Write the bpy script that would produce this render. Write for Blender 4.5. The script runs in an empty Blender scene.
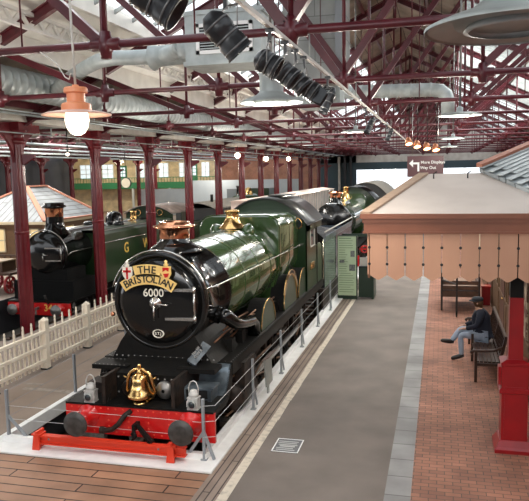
import bpy, bmesh, math, random
from mathutils import Vector as V, Matrix as M
random.seed(7)
S = bpy.context.scene
C = S.collection
PI = math.pi
# ---------------------------------------------------------------- camera
cd = bpy.data.cameras.new('camera'); cam = bpy.data.objects.new('camera', cd); C.objects.link(cam)
cd.sensor_fit = 'HORIZONTAL'; cd.sensor_width = 36.0; cd.lens = 668.0 / 529 * 36.0; cd.clip_end = 500
CAMZ = 4.65
def cam_matrix(yaw, pitch, roll):
    cy, sy, cp, sp = math.cos(yaw), math.sin(yaw), math.cos(pitch), math.sin(pitch)
    f = V((-sy * cp, cy * cp, -sp)); r = V((cy, sy, 0)); u = r.cross(f)
    r2 = r * math.cos(roll) + u * math.sin(roll); u2 = -r * math.sin(roll) + u * math.cos(roll)
    m = M.Identity(4)
    for i in range(3):
        m[i][0], m[i][1], m[i][2] = r2[i], u2[i], -f[i]
    m[2][3] = CAMZ
    return m
cam.matrix_world = cam_matrix(math.radians(14.75), math.radians(6.65), math.radians(-1.16))
S.camera = cam
# ---------------------------------------------------------------- world, light, exposure
w = bpy.data.worlds.new('sky'); S.world = w; w.use_nodes = True
wb = w.node_tree.nodes['Background']; wb.inputs[0].default_value = (.93, .96, 1, 1); wb.inputs[1].default_value = 1.6
S.view_settings.view_transform = 'Standard'; S.view_settings.look = 'None'
S.view_settings.exposure = 0.60; S.view_settings.gamma = 1.0; S.view_settings.use_curve_mapping = False
def area(name, loc, target, sx, sy, power, col=(1, 1, 1)):
    d = bpy.data.lights.new(name, 'AREA'); d.shape = 'RECTANGLE'; d.size = sx; d.size_y = sy; d.energy = power; d.color = col
    o = bpy.data.objects.new(name, d); C.objects.link(o); o.location = loc
    o.rotation_euler = (V(target) - V(loc)).to_track_quat('-Z', 'Y').to_euler()
    return o
# daylight standing outside over the roof glazing
area('daylight_left_glazing', (-7.2, 30, 13.5), (-5.2, 30, 5), 5, 70, 9000, (1, .965, .90))
area('daylight_right_glazing', (6.0, 30, 13), (3.2, 30, 5), 6, 70, 9000, (1, .965, .90))
area('daylight_far_nave', (-26, 45, 13.5), (-24, 45, 5), 6, 60, 3200, (1, .97, .92))
area('daylight_front_glazing', (-4.5, -9.5, 8.0), (-6, 12, 1.5), 11, 4, 500, (1, .97, .93))
def spot(name, loc, target, power, col, size=60, r=.08):
    d = bpy.data.lights.new(name, 'SPOT'); d.energy = power; d.color = col; d.spot_size = math.radians(size); d.spot_blend = .6; d.shadow_soft_size = r
    o = bpy.data.objects.new(name, d); C.objects.link(o); o.location = loc
    o.rotation_euler = (V(target) - V(loc)).to_track_quat('-Z', 'Y').to_euler()
    return o
def point(name, loc, power, col, r=.1):
    d = bpy.data.lights.new(name, 'POINT'); d.energy = power; d.color = col; d.shadow_soft_size = r
    o = bpy.data.objects.new(name, d); C.objects.link(o); o.location = loc
    return o
# ---------------------------------------------------------------- materials
MATS = {}
def mat(name, col, rough=.5, metal=0, col2=None, scale=4, detail=4, bump=0, bscale=None, coat=0, emit=None, es=1, stretch=None, spec=None, lo=.35, hi=.65):
    m = bpy.data.materials.new(name); m.use_nodes = True; MATS[name] = m
    nt = m.node_tree; b = nt.nodes['Principled BSDF']
    b.inputs['Base Color'].default_value = (*col, 1); b.inputs['Roughness'].default_value = rough; b.inputs['Metallic'].default_value = metal
    if coat: b.inputs['Coat Weight'].default_value = coat; b.inputs['Coat Roughness'].default_value = .05
    if spec is not None: b.inputs['Specular IOR Level'].default_value = spec
    if emit: b.inputs['Emission Color'].default_value = (*emit, 1); b.inputs['Emission Strength'].default_value = es
    if col2 or bump:
        tc = nt.nodes.new('ShaderNodeTexCoord'); mp = nt.nodes.new('ShaderNodeMapping'); nt.links.new(tc.outputs['Object'], mp.inputs[0])
        if stretch: mp.inputs['Scale'].default_value = stretch
        n = nt.nodes.new('ShaderNodeTexNoise'); n.inputs['Scale'].default_value = scale; n.inputs['Detail'].default_value = detail
        nt.links.new(mp.outputs[0], n.inputs[0])
        if col2:
            r = nt.nodes.new('ShaderNodeValToRGB'); r.color_ramp.elements[0].position = lo; r.color_ramp.elements[1].position = hi
            r.color_ramp.elements[0].color = (*col, 1); r.color_ramp.elements[1].color = (*col2, 1)
            nt.links.new(n.outputs[0], r.inputs[0]); nt.links.new(r.outputs[0], b.inputs['Base Color'])
        if bump:
            n2 = nt.nodes.new('ShaderNodeTexNoise'); n2.inputs['Scale'].default_value = bscale or scale * 3
            nt.links.new(mp.outputs[0], n2.inputs[0])
            bp = nt.nodes.new('ShaderNodeBump'); bp.inputs['Strength'].default_value = bump; bp.inputs['Distance'].default_value = .02
            nt.links.new(n2.outputs[0], bp.inputs['Height']); nt.links.new(bp.outputs[0], b.inputs['Normal'])
    return m
def brickmat(name, c1, c2, mortar, bw, bh, ms=.012, rough=.8, axes='xy', off=.5, rot=0, bump=.3, noise=True, wearc=None):
    m = bpy.data.materials.new(name); m.use_nodes = True; nt = m.node_tree; b = nt.nodes['Principled BSDF']
    tc = nt.nodes.new('ShaderNodeTexCoord'); sp = nt.nodes.new('ShaderNodeSeparateXYZ'); cb = nt.nodes.new('ShaderNodeCombineXYZ')
    nt.links.new(tc.outputs['Object'], sp.inputs[0])
    nt.links.new(sp.outputs['XYZ'.index(axes[0].upper())], cb.inputs[0]); nt.links.new(sp.outputs['XYZ'.index(axes[1].upper())], cb.inputs[1])
    br = nt.nodes.new('ShaderNodeTexBrick'); br.offset = off
    br.inputs['Color1'].default_value = (*c1, 1); br.inputs['Color2'].default_value = (*c2, 1); br.inputs['Mortar'].default_value = (*mortar, 1)
    br.inputs['Scale'].default_value = 1; br.inputs['Mortar Size'].default_value = ms; br.inputs['Brick Width'].default_value = bw; br.inputs['Row Height'].default_value = bh
    br.inputs['Bias'].default_value = 0; br.inputs['Mortar Smooth'].default_value = .2
    nt.links.new(cb.outputs[0], br.inputs[0])
    n = nt.nodes.new('ShaderNodeTexNoise'); n.inputs['Scale'].default_value = 1.2; n.inputs['Detail'].default_value = 8; nt.links.new(tc.outputs['Object'], n.inputs[0])
    mr = nt.nodes.new('ShaderNodeMapRange'); mr.inputs[1].default_value = .3; mr.inputs[2].default_value = .7; mr.inputs[3].default_value = .72; mr.inputs[4].default_value = 1.25
    nt.links.new(n.outputs[0], mr.inputs[0])
    mx = nt.nodes.new('ShaderNodeVectorMath'); mx.operation = 'SCALE'
    nt.links.new(br.outputs[0], mx.inputs[0]); nt.links.new(mr.outputs[0], mx.inputs['Scale']); nt.links.new(mx.outputs[0], b.inputs['Base Color'])
    b.inputs['Roughness'].default_value = rough
    bp = nt.nodes.new('ShaderNodeBump'); bp.inputs['Strength'].default_value = bump; bp.inputs['Distance'].default_value = .01; bp.invert = True
    nt.links.new(br.outputs['Fac'], bp.inputs['Height']); nt.links.new(bp.outputs[0], b.inputs['Normal'])
    MATS[name] = m
    return m
maroon = mat('maroon paint', (.070, .008, .014), .34, col2=(.105, .014, .021), scale=3, bump=.1)
maroon2 = mat('column maroon paint', (.115, .007, .012), .27, col2=(.15, .012, .017), scale=2)
creamp = mat('cream paint', (.90, .82, .69), .5, col2=(.80, .69, .55), scale=3)
white = mat('white paint', (.90, .90, .89), .45, col2=(.83, .83, .82), scale=5)
offwhite = mat('aged white paint', (.62, .60, .55), .6, col2=(.5, .47, .42), scale=2)
board = brickmat('ceiling boards', (.29, .25, .205), (.23, .195, .16), (.07, .06, .05), 9, .62, .018, axes='yx', bump=.4)
asphalt = mat('asphalt', (.148, .122, .104), .75, col2=(.215, .178, .153), scale=1.1, detail=12, bump=.25, bscale=90, lo=.3, hi=.7)
asphalt_l = mat('walkway asphalt', (.21, .155, .12), .7, col2=(.29, .22, .175), scale=.8, detail=12, bump=.2, bscale=80, lo=.3, hi=.7)
brickf = brickmat('brick paving', (.40, .175, .11), (.27, .12, .08), (.12, .08, .06), .23, .115, .007, rough=.75)
stone = brickmat('grey stone edging', (.30, .29, .285), (.24, .235, .23), (.12, .115, .11), 3, .62, .012, rough=.6, off=0)
planks = brickmat('timber deck', (.40, .21, .125), (.29, .155, .095), (.045, .024, .016), 2.6, .24, .014, rough=.55)
planks_y = brickmat('timber strip', (.30, .23, .185), (.235, .175, .14), (.05, .034, .026), 2.2, .115, .012, rough=.6, axes='yx')
redbrick = brickmat('red brick wall', (.45, .18, .105), (.36, .14, .085), (.3, .24, .2), .23, .075, .008, axes='xz')
creambrick = brickmat('buff brick wall', (.72, .60, .40), (.64, .53, .35), (.6, .5, .36), .45, .15, .01, axes='xz')
darkwall = mat('dark grey partition', (.028, .030, .036), .5, col2=(.04, .042, .05), scale=1)
bluedark = mat('dark teal panel', (.035, .07, .09), .5)
palewall = mat('pale grey partition', (.55, .60, .62), .6, col2=(.5, .55, .58), scale=1)
black = mat('gloss black paint', (.004, .004, .004), .14, coat=.45, spec=.35, col2=(.007, .007, .007), scale=3)
blackm = mat('satin black paint', (.006, .006, .006), .45, col2=(.010, .009, .008), scale=6, bump=.15, spec=.16)
shaded = mat('sooty black', (.004, .004, .004), .7, spec=.15)  # near-black standing in for shade on splashers and saddle mass
grimy = mat('oily black iron', (.010, .008, .007), .5, col2=(.035, .022, .016), scale=7, bump=.3, spec=.3)
green = mat('gloss brunswick green', (.026, .058, .016), .2, coat=1, col2=(.034, .070, .022), scale=2)
green2 = mat('dark locomotive green', (.012, .034, .012), .3, coat=.25, spec=.35)
redp = mat('signal red paint', (.62, .012, .012), .28, coat=.5, col2=(.55, .01, .01), scale=3)
redo = mat('orange red paint', (.70, .05, .02), .35)
deepred = mat('deep red post paint', (.34, .006, .010), .33, coat=.2, col2=(.26, .006, .010), scale=3)
brass = mat('polished brass', (.78, .50, .20), .17, 1, col2=(.62, .38, .15), scale=4)
copper = mat('polished copper', (.90, .42, .24), .16, 1, col2=(.75, .33, .18), scale=5)
steel = mat('bright steel', (.62, .60, .57), .25, 1)
rivetm = mat('worn rivet heads', (.26, .25, .24), .3, .3)
steeld = mat('worn steel', (.30, .29, .28), .4, .8, col2=(.2, .19, .18), scale=8)
galv = mat('galvanised steel', (.36, .40, .40), .5, .2, col2=(.46, .50, .50), scale=5)
galvd = mat('weathered galvanised steel', (.30, .32, .31), .5, .4, col2=(.40, .42, .40), scale=3, detail=8)
greyp = mat('grey post paint', (.26, .28, .30), .45)
blackplas = mat('black lamp housing', (.012, .013, .015), .35, col2=(.022, .023, .026), scale=5)
terra = mat('orange enamel', (.80, .30, .14), .4)
yellow = mat('pale yellow board paint', (.84, .58, .20), .4)
gold = mat('gold lettering', (.82, .52, .10), .4)
blacktxt = mat('black lettering', (.01, .01, .01), .5)
whitetxt = mat('cream numerals', (.82, .78, .68), .4)
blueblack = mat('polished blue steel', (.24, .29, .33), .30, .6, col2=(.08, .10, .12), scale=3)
salmon = mat('salmon canopy timber', (.46, .245, .155), .55, col2=(.52, .285, .18), scale=2, stretch=(1, 1, .4))
salmond = mat('brown canopy fascia', (.19, .065, .032), .45, col2=(.23, .08, .042), scale=2)
felt = mat('beige roof sheet', (.56, .49, .44), .8, col2=(.50, .43, .385), scale=1.5, detail=8, bump=.1)
slate = brickmat('slate tiles', (.33, .36, .37), (.27, .30, .31), (.09, .10, .10), .62, .36, .012, rough=.55)
slate2 = brickmat('pale slate tiles', (.22, .23, .235), (.18, .19, .20), (.07, .07, .07), 6, .36, .035, axes='yx', rough=.6)
ridge_t = mat('salmon ridge tile', (.40, .16, .10), .6)
wood = mat('varnished bench wood', (.030, .013, .008), .35, col2=(.05, .022, .013), scale=5)
woodb = mat('brown barrow timber', (.11, .052, .03), .5, col2=(.07, .035, .02), scale=6)
signm = mat('dark maroon sign', (.075, .012, .018), .4)
panelg = mat('pale green panel', (.46, .58, .38), .5)
dgreen = mat('dark green cabinet', (.012, .032, .018), .4)
balg = mat('balcony green paint', (.03, .20, .09), .5)
glob = mat('lit glass globe', (1, .92, .8), .3, emit=(1, .86, .66), es=1.6)
bulb = mat('lit bulb', (1, .9, .75), .3, emit=(1, .80, .55), es=14)
bulbo = mat('warm lamp reflector', (1, .6, .3), .3, emit=(1, .50, .22), es=9)
jacket = mat('navy jacket cloth', (.010, .013, .028), .85)
denim = mat('light blue denim', (.36, .42, .52), .85, col2=(.28, .34, .44), scale=8)
skin = mat('skin', (.55, .32, .22), .5)
hairm = mat('brown hair', (.10, .045, .02), .6)
capm = mat('dark cap cloth', (.012, .016, .024), .8)
shoe = mat('dark leather', (.015, .012, .010), .4)
pink = mat('pink lit planking', (.90, .76, .68), .4, col2=(.80, .62, .54), scale=2)  # planks tinted with the pink light that falls on them
wagonroof = mat('grey canvas roof', (.36, .33, .28), .8, col2=(.30, .28, .24), scale=2)
wagonbody = mat('dark grey van planking', (.035, .035, .035), .6)
glassd = mat('dark window glass', (.03, .04, .045), .08)
litwin = mat('daylit window', (.6, .68, .7), .3, emit=(.75, .9, 1), es=.55)
creamw = mat('cream cottage paint', (.62, .52, .36), .6)
brownw = mat('brown cottage boards', (.16, .085, .04), .6, col2=(.12, .065, .03), scale=4)
ballast = mat('dirty ballast', (.05, .04, .034), .9, col2=(.11, .09, .075), scale=14, bump=.6)
rustrail = mat('rail steel', (.12, .08, .06), .45, .6)
blockw = brickmat('grey block panels', (.30, .31, .30), (.26, .27, .265), (.16, .165, .16), 1.3, .62, .012, axes='xz', rough=.7)
def glass_mat():
    m = bpy.data.materials.new('roof glass'); m.use_nodes = True; nt = m.node_tree; nt.nodes.clear()
    o = nt.nodes.new('ShaderNodeOutputMaterial'); mx = nt.nodes.new('ShaderNodeMixShader'); t = nt.nodes.new('ShaderNodeBsdfTransparent'); g = nt.nodes.new('ShaderNodeBsdfGlossy')
    g.inputs['Roughness'].default_value = .05; t.inputs[0].default_value = (.93, .95, .96, 1); mx.inputs[0].default_value = .05
    nt.links.new(t.outputs[0], mx.inputs[1]); nt.links.new(g.outputs[0], mx.inputs[2]); nt.links.new(mx.outputs[0], o.inputs[0])
    return m
rglass = glass_mat()
# ---------------------------------------------------------------- mesh builder
def frame(d):
    d = d.normalized(); a = V((0, 0, 1)) if abs(d.z) < .95 else V((1, 0, 0))
    x = a.cross(d).normalized(); y = d.cross(x)
    return x, y
_tx = {}
def text_geo(s, size):
    k = (s, size)
    if k not in _tx:
        c = bpy.data.curves.new('t', 'FONT'); c.body = s; c.size = size; c.align_x = 'CENTER'; c.align_y = 'CENTER'; c.extrude = .004; c.resolution_u = 3; c.offset = size * .012
        o = bpy.data.objects.new('t', c); C.objects.link(o); bpy.context.view_layer.update()
        me = bpy.data.meshes.new_from_object(o.evaluated_get(bpy.context.evaluated_depsgraph_get()))
        _tx[k] = ([v.co.copy() for v in me.vertices], [tuple(p.vertices) for p in me.polygons])
        bpy.data.objects.remove(o); bpy.data.curves.remove(c); bpy.data.meshes.remove(me)
    return _tx[k]
class MB:
    def __init__(s): s.v = []; s.f = []; s.sm = []
    def add(s, vs, fs, smooth=False, m=None):
        k = len(s.v); s.v += [(m @ V(p)) if m else V(p) for p in vs]; s.f += [tuple(i + k for i in f) for f in fs]; s.sm += [smooth] * len(fs); return s
    def box(s, x0, x1, y0, y1, z0, z1, m=None):
        vs = [(x, y, z) for z in (z0, z1) for y in (y0, y1) for x in (x0, x1)]
        return s.add(vs, [(0, 2, 3, 1), (4, 5, 7, 6), (0, 1, 5, 4), (2, 6, 7, 3), (0, 4, 6, 2), (1, 3, 7, 5)], False, m)
    def bar(s, p, q, w, h, up=None):
        p, q = V(p), V(q); d = (q - p).normalized()
        if up is None: x, y = frame(d)
        else: x = d.cross(V(up)).normalized(); y = x.cross(d)
        vs = [c + x * a * w / 2 + y * b * h / 2 for c in (p, q) for a, b in ((-1, -1), (1, -1), (1, 1), (-1, 1))]
        return s.add(vs, [(3, 2, 1, 0), (4, 5, 6, 7), (0, 1, 5, 4), (1, 2, 6, 5), (2, 3, 7, 6), (3, 0, 4, 7)])
    def tube(s, pts, r, n=8, caps=True, closed=False):
        pts = [V(p) for p in pts]; N = len(pts); rs = r if isinstance(r, (list, tuple)) else [r] * N
        vs = []; x = None
        for i, p in enumerate(pts):
            if closed: d = (pts[(i + 1) % N] - pts[i - 1])
            else: d = (pts[min(i + 1, N - 1)] - pts[max(i - 1, 0)])
            d.normalize()
            if x is None: x, y = frame(d)
            else:
                x = (x - d * x.dot(d)).normalized(); y = d.cross(x)
            vs += [p + (x * math.cos(2 * PI * k / n) + y * math.sin(2 * PI * k / n)) * rs[i] for k in range(n)]
        fs = []
        for i in range(N if closed else N - 1):
            j = (i + 1) % N
            fs += [(i * n + k, i * n + (k + 1) % n, j * n + (k + 1) % n, j * n + k) for k in range(n)]
        k0 = len(s.v); s.add(vs, fs, True)
        if caps and not closed:
            s.add([], [tuple(k0 - len(s.v) + k for k in reversed(range(n))), tuple(k0 - len(s.v) + (N - 1) * n + k for k in range(n))])
        return s
    def lathe(s, prof, o, axis=(0, 0, 1), n=20, a0=0, a1=2 * PI, smooth=True):
        """prof: (radius, height along axis)"""
        o = V(o); d = V(axis).normalized(); x, y = frame(d); full = abs(a1 - a0 - 2 * PI) < 1e-6; m = n if full else n + 1
        vs = []
        for r, t in prof:
            vs += [o + d * t + (x * math.cos(a0 + (a1 - a0) * k / n) + y * math.sin(a0 + (a1 - a0) * k / n)) * max(r, 1e-4) for k in range(m)]
        fs = []
        for i in range(len(prof) - 1):
            for k in range(n):
                k2 = (k + 1) % m
                fs.append((i * m + k, i * m + k2, (i + 1) * m + k2, (i + 1) * m + k))
        return s.add(vs, fs, smooth)
    def prism(s, poly, off, smooth=False):
        n = len(poly); poly = [V(p) for p in poly]; off = V(off)
        vs = poly + [p + off for p in poly]
        return s.add(vs, [tuple(reversed(range(n))), tuple(range(n, 2 * n))] + [(i, (i + 1) % n, n + (i + 1) % n, n + i) for i in range(n)], smooth)
    def loft(s, rings, smooth=True, caps=True):
        n = len(rings[0]); vs = [V(p) for r in rings for p in r]
        fs = [(i * n + k, i * n + (k + 1) % n, (i + 1) * n + (k + 1) % n, (i + 1) * n + k) for i in range(len(rings) - 1) for k in range(n)]
        s.add(vs, fs, smooth)
        if caps: s.add(rings[0], [tuple(reversed(range(n)))]); s.add(rings[-1], [tuple(range(n))])
        return s
    def text(s, t, size, o, ux=(1, 0, 0), uy=(0, 0, 1)):
        ux, uy = V(ux).normalized(), V(uy).normalized(); uz = ux.cross(uy)
        m = M.Identity(4)
        for i in range(3): m[i][0], m[i][1], m[i][2], m[i][3] = ux[i], uy[i], uz[i], o[i]
        vs, fs = text_geo(t, size); return s.add(vs, fs, False, m)
    def ball(s, o, r, n=12, sc=(1, 1, 1)):
        pr = [(math.sin(PI * i / n), -math.cos(PI * i / n)) for i in range(n + 1)]
        k = len(s.v); s.lathe([(a * r, b * r) for a, b in pr], (0, 0, 0), (0, 0, 1), n + 4)
        for i in range(k, len(s.v)): s.v[i] = V((s.v[i].x * sc[0], s.v[i].y * sc[1], s.v[i].z * sc[2])) + V(o)
        return s
    def rivets(s, pts, r=.012, axis=(0, 0, 1)):
        d = V(axis).normalized(); x, y = frame(d)
        for p in pts:
            p = V(p); vs = [p + (x * math.cos(k * PI / 3) + y * math.sin(k * PI / 3)) * r for k in range(6)] + [p + d * r * .8]
            s.add(vs, [(k, (k + 1) % 6, 6) for k in range(6)], True)
        return s
    def build(s, name, m, parent=None, local=False):
        me = bpy.data.meshes.new(name); o = bpy.data.objects.new(name, me); C.objects.link(o)
        off = V((0, 0, 0))
        if parent is not None:
            o.parent = parent
            if not local:
                p = parent
                while p is not None: off += p.location; p = p.parent
        me.from_pydata([tuple(p - off) for p in s.v], [], s.f)
        me.polygons.foreach_set('use_smooth', s.sm); me.materials.append(m); me.update()
        bm = bmesh.new(); bm.from_mesh(me); bmesh.ops.recalc_face_normals(bm, faces=bm.faces); bm.to_mesh(me); bm.free()
        return o
def tag(o, label=None, cat=None, group=None, kind=None):
    if label: o['label'] = label
    if cat: o['category'] = cat
    if group: o['group'] = group
    if kind: o['kind'] = kind
    return o
def thing(name, label, cat, loc=(0, 0, 0), group=None):
    o = bpy.data.objects.new(name, None); C.objects.link(o); o.location = loc; o.empty_display_size = .2
    return tag(o, label, cat, group)
def struct(name, mb, m, parent=None):
    o = mb.build(name, m, parent)
    if parent is None: o['kind'] = 'structure'
    return o
def copy_tree(o, parent=None, d=None):
    c = o.copy(); C.objects.link(c); c.parent = parent
    if d is not None: c.location = o.location + V(d)
    for ch in list(o.children): copy_tree(ch, c)
    return c
ORD = ['nearest', 'second nearest', 'third nearest', 'fourth nearest', 'fifth nearest', 'sixth nearest', 'seventh nearest', 'eighth nearest', 'ninth nearest', 'tenth nearest', 'eleventh nearest', 'twelfth nearest', 'thirteenth nearest', 'fourteenth nearest', 'fifteenth nearest', 'sixteenth nearest']
XL, XR = -12.45, 8.85       # column row, right eave
SP = 4.84; Y0 = 8.5; NT = 15
RX = -1.83; SL = .487; EZ = 6.35
def rz(x, c=RX): return 11.52 - SL * abs(x - c)
YE = 80.0
# ================================================================ setting: floors
struct('floor', MB().box(-34, -7.62, -6, YE, -.25, 0).box(-7.62, -3.45, -6, 7.4, -.25, 0), asphalt_l) if False else None
def slab(name, rects, m, z=0, t=.25):
    b = MB()
    for x0, x1, y0, y1 in rects: b.box(x0, x1, y0, y1, z - t, z)
    return struct(name, b, m)
PX0, PX1, PY0 = -7.35, -3.72, 9.85       # pit opening
PE = 62.0
slab('floor', [(-3.05, -.73, -6, YE), (-12.95, PX1 - .5, -6, 7.35), (PX1 - .5, -3.05, -6, 7.35)], asphalt)
slab('floor', [(-11.9, PX0 - .28, 7.35, YE), (PX0 - .28, -3.05, PE, YE), (-48, -16.2, -6, YE), (-16.2, -12.95, -6, 7.35), (-16.2, -11.9, 7.35, 16.2)], asphalt_l)
slab('floor', [(-.36, 9.0, -6, YE)], brickf)
slab('floor', [(-.73, -.36, -6, YE)], stone)
slab('floor', [(-8.9, PX1 + .3, 7.35, 9.4)], planks, z=.004, t=.3)
slab('floor', [(PX1 + .3, -3.05, 7.35, PE)], planks_y, z=.004, t=.3)
slab('floor', [(PX0 - .3, PX1 + .3, 9.2, PE)], ballast, z=-.72)
slab('floor', [(-16.2, -11.9, 16.2, YE)], ballast, z=-1.3)
struct('wall_left', MB().box(-11.94, -11.89, 16.2, YE, -1.3, -.002).box(-16.2, -16.15, 16.2, YE, -1.3, -.002).box(-16.2, -11.9, 16.15, 16.2, -1.3, -.002)
       .box(PX0 - .32, PX0 - .27, 9.4, PE, -.72, -.002).box(PX1 + .27, PX1 + .32, 9.4, PE, -.72, -.002).box(PX0 - .3, PX1 + .3, 9.38, 9.43, -.72, -.002), darkwall)
# worn line painted along the platform, pale patches on the walkway
b = MB(); y = 7.4; k = 0
while y < 40:
    L = 1.1; j0 = random.uniform(-.012, .012)
    b.add([(-3.05 + j0, y, .006), (-2.905 + random.uniform(-.012, .012), y, .006), (-2.905 + random.uniform(-.012, .012), y + L, .006), (-3.05 + j0, y + L, .006)], [(0, 1, 2, 3)]); y += L
struct('trim_1', b, mat('worn cream line', (.66, .58, .47), .7, col2=(.42, .37, .30), scale=9, detail=8, lo=.48, hi=.72))
b = MB()
for x0, x1, y0, y1 in ((-8.9, -7.9, 12.45, 12.62), (-7.85, -7.66, 12.4, 12.6), (-9.1, -8.6, 12.8, 12.92)):
    b.box(x0, x1, y0, y1, .001, .004)
struct('trim_2', b, mat('pale floor mark', (.34, .29, .24), .7, col2=(.24, .2, .17), scale=9))
# white steel kerb round the pit
b = MB()
b.box(PX0 - .30, PX1 + .32, 9.38, 9.78, 0, .03); b.box(PX0 - .10, PX1 + .10, 9.78, 9.88, 0, .13)
b.box(PX1, PX1 + .10, 9.88, PE, -.1, .13); b.box(PX1 + .10, PX1 + .32, 9.78, PE, 0, .03)
b.box(PX0 - .10, PX0, 9.88, PE, -.1, .13); b.box(PX0 - .28, PX0 - .1, 9.78, PE, 0, .03)
struct('trim_3', b, white)
# rails in both pits
for i, (xc, z, y0, nm) in enumerate(((-4.86, -.5, 9.6, 'track under the black and green express engine'), (-14.3, -1.1, 20.6, 'track under the black engine behind the columns'))):
    t = thing('railway_track', 'steel rails on sleepers, ' + nm, 'track', (xc, y0, z - .2))
    for sx in (-.74, .74):
        MB().box(xc + sx - .035, xc + sx + .035, y0, PE - 1, z - .03, z).box(xc + sx - .012, xc + sx + .012, y0, PE - 1, z - .14, z - .03).box(xc + sx - .065, xc + sx + .065, y0, PE - 1, z - .16, z - .14).build('rail', rustrail, t)
    b = MB(); y = y0 + .3
    while y < PE - 1: b.box(xc - 1.2, xc + 1.2, y, y + .25, z - .215, z - .16); y += .75
    b.build('sleepers', woodb, t)
# ================================================================ setting: walls
struct('wall_left', MB().box(-34.6, -34.3, 20, 57.6, 0, 6.4), darkwall)
struct('wall_left', MB().box(-48.6, -48.3, 20, YE, 0, 9), creamw)
struct('wall_right', MB().box(9.0, 9.3, -8, YE, 0, 8), redbrick)
struct('wall_front', MB().box(-48, 9.3, -8.4, -8.1, -.3, 4.6).box(-48, 9.3, -8.4, -8.1, 8.6, 12), darkwall)
W = YE
b = MB(); b.box(-14, -9.6, W, W + .3, 0, 8.5)
b.box(-9.6, 9, W, W + .3, 4.75, 5.6)
struct('wall_back', b, bluedark)
struct('wall_back', MB().prism([(-14, W, 5.6), (9.1, W, 5.6), (9.1, W, 6.3), (RX, W, 11.7), (-14, W, 6.3)], (0, .3, 0)), offwhite)
struct('wall_back', MB().box(-9.6, 9, W, W + .3, 0, 2.2), palewall)
struct('window_1', MB().box(-9.6, 9, W + .1, W + .12, 2.2, 4.75), rglass)
b = MB()
for k in range(1, 9): b.box(-9.6 + k * 2.06 - .03, -9.6 + k * 2.06 + .03, W + .05, W + .16, 2.2, 4.75)
struct('trim_4', b, offwhite)
struct('wall_back', MB().box(-27, -14, W, W + .3, 0, 9), redbrick)
struct('wall_back', MB().box(-48.3, -27, W, W + .3, 0, 9), creambrick)
# windows and doors of the buff brick wall
def back_window(n, x0, x1, z0, z1, m):
    t = MB().box(x0, x1, W - .06, W - .01, z0, z1).build('window_%d' % n, m); t['kind'] = 'structure'
    b = MB()
    for f in (0, .5, 1): b.box(x0 + (x1 - x0) * f - .05, x0 + (x1 - x0) * f + .05, W - .12, W - .02, z0, z1)
    for f in (0, .33, .66, 1): b.box(x0, x1, W - .12, W - .02, z0 + (z1 - z0) * f - .05, z0 + (z1 - z0) * f + .05)
    b.build('window_frame', white, t)
for n, (x0, x1) in enumerate(((-46, -44.3), (-42.8, -41.2), (-38, -36.8), (-34.8, -33.5), (-32, -30.8), (-29, -28))):
    back_window(n + 2, x0, x1, 4.3, 6.1, litwin)
for n, x in enumerate((-39.9, -30.2)):
    d = MB().box(x - .6, x + .6, W - .08, W - .01, 3.25, 5.9).build('door_%d' % (n + 1), balg); d['kind'] = 'structure'
    b = MB()
    for i in range(2):
        for j in range(3): b.box(x - .42 + i * .46, x - .04 + i * .46, W - .11, W - .075, 4.5 + j * .42, 4.84 + j * .42)
    b.build('window_panes', litwin, d); MB().ball((x + .48, W - .12, 4.3), .05, 6).build('door_handle', brass, d)
# balcony
t = thing('balcony', 'green railed balcony along the buff brick wall at the far left', 'balcony', (-37, W - 1.5, 3.1))
MB().box(-47.8, -26.5, W - 2.2, W - .1, 3.0, 3.2).build('balcony_floor', creamw, t)
MB().box(-47.8, -26.5, W - 2.25, W - 2.15, 2.95, 3.75).build('kick_board', balg, t)
b = MB(); b.box(-47.8, -26.5, W - 2.25, W - 2.18, 4.28, 4.36)
x = -47.6
while x < -26.5: b.box(x - .025, x + .025, W - 2.23, W - 2.19, 3.7, 4.3); x += .4
b.build('railing', balg, t)
b = MB()
for x in (-47.5, -42.5, -37.5, -32.5, -27.5): b.box(x - .12, x + .12, W - 2.3, W - 2.06, 0, 3.0)
b.build('support_posts', palewall, t)
# pale partition with a doorway
PYY = 68
struct('wall_back', MB().box(-22.6, -13.8, PYY, PYY + .2, 0, 3.95).box(-34, -26, PYY + 4, PYY + 4.2, 0, 3.0).box(-26, -22.6, PYY + .2, PYY + .3, 0, 3.95), palewall)
o = MB().box(-21.9, -20.6, PYY - .05, PYY - .01, 0, 3.0).build('door_3', mat('grey door', (.16, .18, .19), .5)); o['kind'] = 'structure'
MB().ball((-20.75, PYY - .08, 1.05), .05, 6).build('door_handle', steel, o)
tag(MB().text('INFORMATION', .42, (-17.2, PYY - .02, 2.1)).build('wall_lettering', mat('grey lettering', (.2, .25, .28), .6)), 'small grey lettering on the pale partition wall under the red brick', 'lettering') if False else None
# thin dark uprights at the left back corner of the nave
for i, x in enumerate((-11.6, -10.9, -10.2)):
    struct('trim_%d' % (5 + i), MB().box(x - .12, x + .12, W - .4, W - .05, 0, 6.3), offwhite if i == 0 else darkwall)
whiteroof = mat('bright roof paint', (.88, .86, .81), .6, col2=(.76, .74, .69), scale=1.5)
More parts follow.
